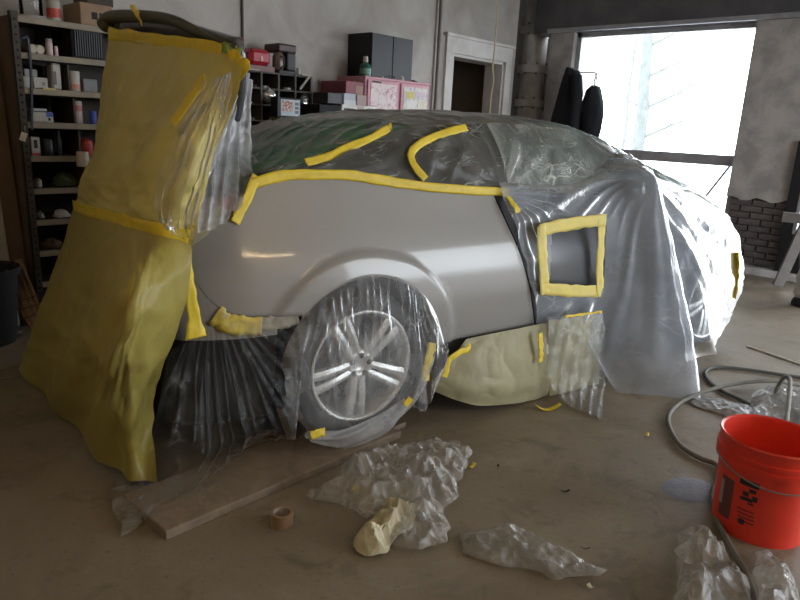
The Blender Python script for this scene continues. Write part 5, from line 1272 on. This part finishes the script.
# hose loop rising over the bucket rim
bc = np.array([2.425, .44, 0]); fa = np.array(WZ(774, 402, .012)); dd = fa-bc; dd[2] = 0; dd /= np.linalg.norm(dd)
sd = np.array([dd[1], -dd[0], 0])
lp = [WZ(850, 452, .012), WZ(822, 436, .012), fa+sd*.05+np.array([0, 0, .004]), fa+dd*.01+np.array([0, 0, .03]), fa+dd*.02+sd*.01+np.array([0, 0, .10]), fa-dd*.05+sd*.03+np.array([0, 0, .165]), fa-dd*.20+sd*.05+np.array([0, 0, .16]), bc+dd*.34+sd*.05+np.array([0, 0, .10]), bc+dd*.25+sd*.05+np.array([0, 0, .03]), bc+dd*.20+sd*.12+np.array([0, 0, .012])]
B().tube(catmull(np.array(lp), 90), .0105, 12).obj('hose', HG, None, True, center=True, label='grey hose hoop standing up off the floor behind the red bucket', cat='hose')

# wet patch
th = np.linspace(0, 2*math.pi, 49)
cen = np.array(WZ(690, 490)); P = []
ax_u = np.array(WZ(716, 500))-np.array(WZ(662, 482)); ax_v = np.array(WZ(706, 478))-np.array(WZ(676, 504))
for k, r in enumerate((0.001, .35, .7, .9, 1.0)):
    P.append([cen+(ax_u*.5*math.cos(t)*.9+ax_v*.5*math.sin(t)*.75)*r*(1+.10*float(vnoise(np.array([math.cos(t)*1.6, math.sin(t)*1.6, 3.0]), 5)))+np.array([0, 0, .0028-.002*r**4]) for t in th])
grid_obj('puddle', np.array(P), mat('puddle', (.15, .15, .18), .38, noise=(14, (.22, .22, .26), .4, .7), bump=(60, .2), spec=.3), center=True, label='bluish wet patch on the concrete next to the red bucket', cat='puddle')

# tape roll
p = WZ(282, 524); e = empty('tape_roll', p, label='almost empty roll of brown tape lying on the floor', cat='tape roll')
B().lathe([(.030, 0), (.0375, 0), (.0375, .047), (.030, .047), (.030, 0)], 36, cap=False).obj('tape_ring', plain((.30, .19, .11), .3), e, True)
B().lathe([(.0275, .001), (.030, .001), (.030, .046), (.0275, .046), (.0275, .001)], 36, cap=False).obj('card_core', plain((.42, .36, .29), .7), e, True)

# crumpled film and paper on the floor
def crumple(name, rows, h, m, label, cat, seed, nu=60, nv=60, sc=11, power=.6, z0=.004, ragged=.02):
    """a crushed sheet: hard facets, ragged border, real height"""
    C_ = np.array([[WZ(*p) for p in r] for r in rows]); P = patch(C_, nu, nv); U, V = uvgrid(nu, nv)
    env = (np.sin(np.pi*U)*np.sin(np.pi*V)); env = np.clip(env, 0, 1)**power
    q = P*sc+seed*2.7; q[..., 2] = seed
    g1 = facet(q, seed); g2 = facet(q*2.4+3, seed+7)
    z = h*(.15+env)*(.15+.75*np.clip(g1, 0, 1)+.25*crease(q*.6, seed, 2))+.30*h*np.clip(g2, 0, 1)*(.3+env)
    jx = vnoise(q*.8, seed+20); jy = vnoise(q*.8+4, seed+30)
    edge = 1-np.clip(np.minimum(np.minimum(U, 1-U), np.minimum(V, 1-V))*6, 0, 1)
    P[..., 0] += .02*jx*h/.1+edge*ragged*vnoise(q*1.7, seed+40); P[..., 1] += .02*jy*h/.1+edge*ragged*vnoise(q*1.7+8, seed+50)
    P[..., 2] = z0+z
    return grid_obj(name, P, m, None, False, center=True, label=label, cat=cat)
crumple('plastic_film', [[(304, 499), (345, 474), (385, 453), (432, 446)], [(322, 507), (362, 490), (410, 474), (466, 452)], [(352, 512), (385, 506), (425, 500), (466, 474)], [(372, 520), (395, 520), (432, 520), (458, 500)]], .13, M['film_floor'], 'heap of crumpled clear film on the floor before the rear wheel', 'plastic sheet', 3)
crumple('plastic_film', [[(398, 505), (420, 500), (438, 510)], [(395, 525), (422, 522), (447, 527)], [(386, 545), (415, 552), (446, 545)]], .075, M['film_floor'], 'rounded wad of film at the edge of the crumpled heap', 'plastic sheet', 8, 44, 44, 13)
crumple('crumpled_paper', [[(388, 500), (405, 503), (420, 506)], [(370, 525), (392, 522), (413, 524)], [(352, 542), (372, 548), (398, 536)], [(358, 557), (374, 558), (392, 553)]], .075, plain((.55, .50, .34), .7), 'cream crumpled masking paper at the foot of the film heap', 'paper', 11, 26, 22, 14)
crumple('plastic_film', [[(462, 538), (490, 532), (516, 529), (556, 550), (601, 572)], [(464, 548), (495, 546), (525, 545), (560, 562), (599, 574)], [(466, 556), (496, 566), (528, 574), (562, 583), (596, 577)]], .045, M['film_floor'], 'flat strip of clear film lying alone on the open floor', 'plastic sheet', 15, 40, 70, 12)
crumple('plastic_film', [[(674, 540), (692, 532), (704, 530)], [(680, 565), (703, 560), (728, 562)], [(676, 590), (708, 585), (748, 592)], [(672, 612), (708, 612), (748, 610)]], .10, M['film_floor'], 'crumpled clear film in front of the red bucket beside the hose', 'plastic sheet', 19, 50, 50, 11)
crumple('plastic_film', [[(745, 553), (765, 560), (778, 572)], [(752, 575), (772, 580), (793, 588)], [(754, 600), (776, 602), (800, 604)], [(756, 620), (780, 620), (806, 620)]], .09, M['film_floor'], 'crumpled film scrap at the foot of the red bucket past the hose', 'plastic sheet', 23, 44, 44, 11)
crumple('plastic_film', [[(690, 396), (715, 399), (740, 405), (756, 408)], [(694, 405), (720, 411), (742, 416), (756, 418)], [(704, 410), (725, 416), (744, 421), (756, 424)]], .03, M['film_white'], 'flat tongue of white film trailing over the floor under the hoses', 'plastic sheet', 27, 36, 60, 10)
crumple('plastic_film', [[(750, 396), (775, 392), (805, 398), (840, 405)], [(750, 408), (780, 405), (810, 412), (840, 420)], [(752, 420), (780, 425), (810, 432), (840, 440)]], .09, M['film_white'], 'bunched white film behind the red bucket', 'plastic sheet', 31, 44, 50, 10)
crumple('plastic_film', [[(118, 482), (140, 480), (160, 482)], [(113, 505), (136, 503), (158, 503)], [(122, 537), (138, 527), (153, 515)]], .03, M['film_floor'], 'clear film corner spilling from under the yellow skirt onto the floor', 'plastic sheet', 37, 36, 36, 12)
# small litter
def scrap(u, v, w_, h_, rz, m, label, cat='tape', z=.003, curl=.006, seed=0):
    n = 10; U, V = uvgrid(n, 4); P = np.stack([(U-.5)*w_, (V-.5)*h_, curl*(2*U-1)**2+.001*np.sin(V*5)], -1)
    o = grid_obj('tape_scrap' if cat == 'tape' else 'litter', P, m, solid=.001, label=label, cat=cat); p = WZ(u, v); o.location = (p[0], p[1], z); o.rotation_euler = (0, 0, rz); return o
scrap(547, 410, .13, .03, math.radians(-38), M['tape'], 'curled yellow tape strip on the floor below the crumpled film panel', curl=.03)
scrap(472, 467, .045, .016, .2, M['tape'], 'yellow tape end beside the crumpled film heap')
scrap(355, 500, .04, .03, .8, M['tape'], 'yellow tape bit stuck in the crumpled film heap', z=.04)
scrap(647, 436, .035, .014, .3, M['tape'], 'yellow tape flake lying alone on the open floor near the hose loop')
scrap(590, 588, .02, .014, 1.2, plain((.65, .6, .4)), 'tiny cream flake beside the flat strip of film')
scrap(565, 492, .035, .01, -.6, M['black_matte'], 'small black twig on the open floor', 'litter')
scrap(498, 467, .015, .006, .6, M['black_matte'], 'tiny dark chip on the floor near the film heap', 'litter')
scrap(585, 549, .03, .008, -.9, plain((.12, .09, .07)), 'brown sliver on the floor near the flat strip of film', 'litter')
B().tube(catmull(np.array([WZ(747, 346, .006), WZ(765, 352, .006), WZ(785, 359, .006), WZ(830, 374, .006)]), 20), .007, 8).obj('string', plain((.85, .80, .68)), center=True, label='cream string lying on the bright floor before the vehicle door', cat='string')
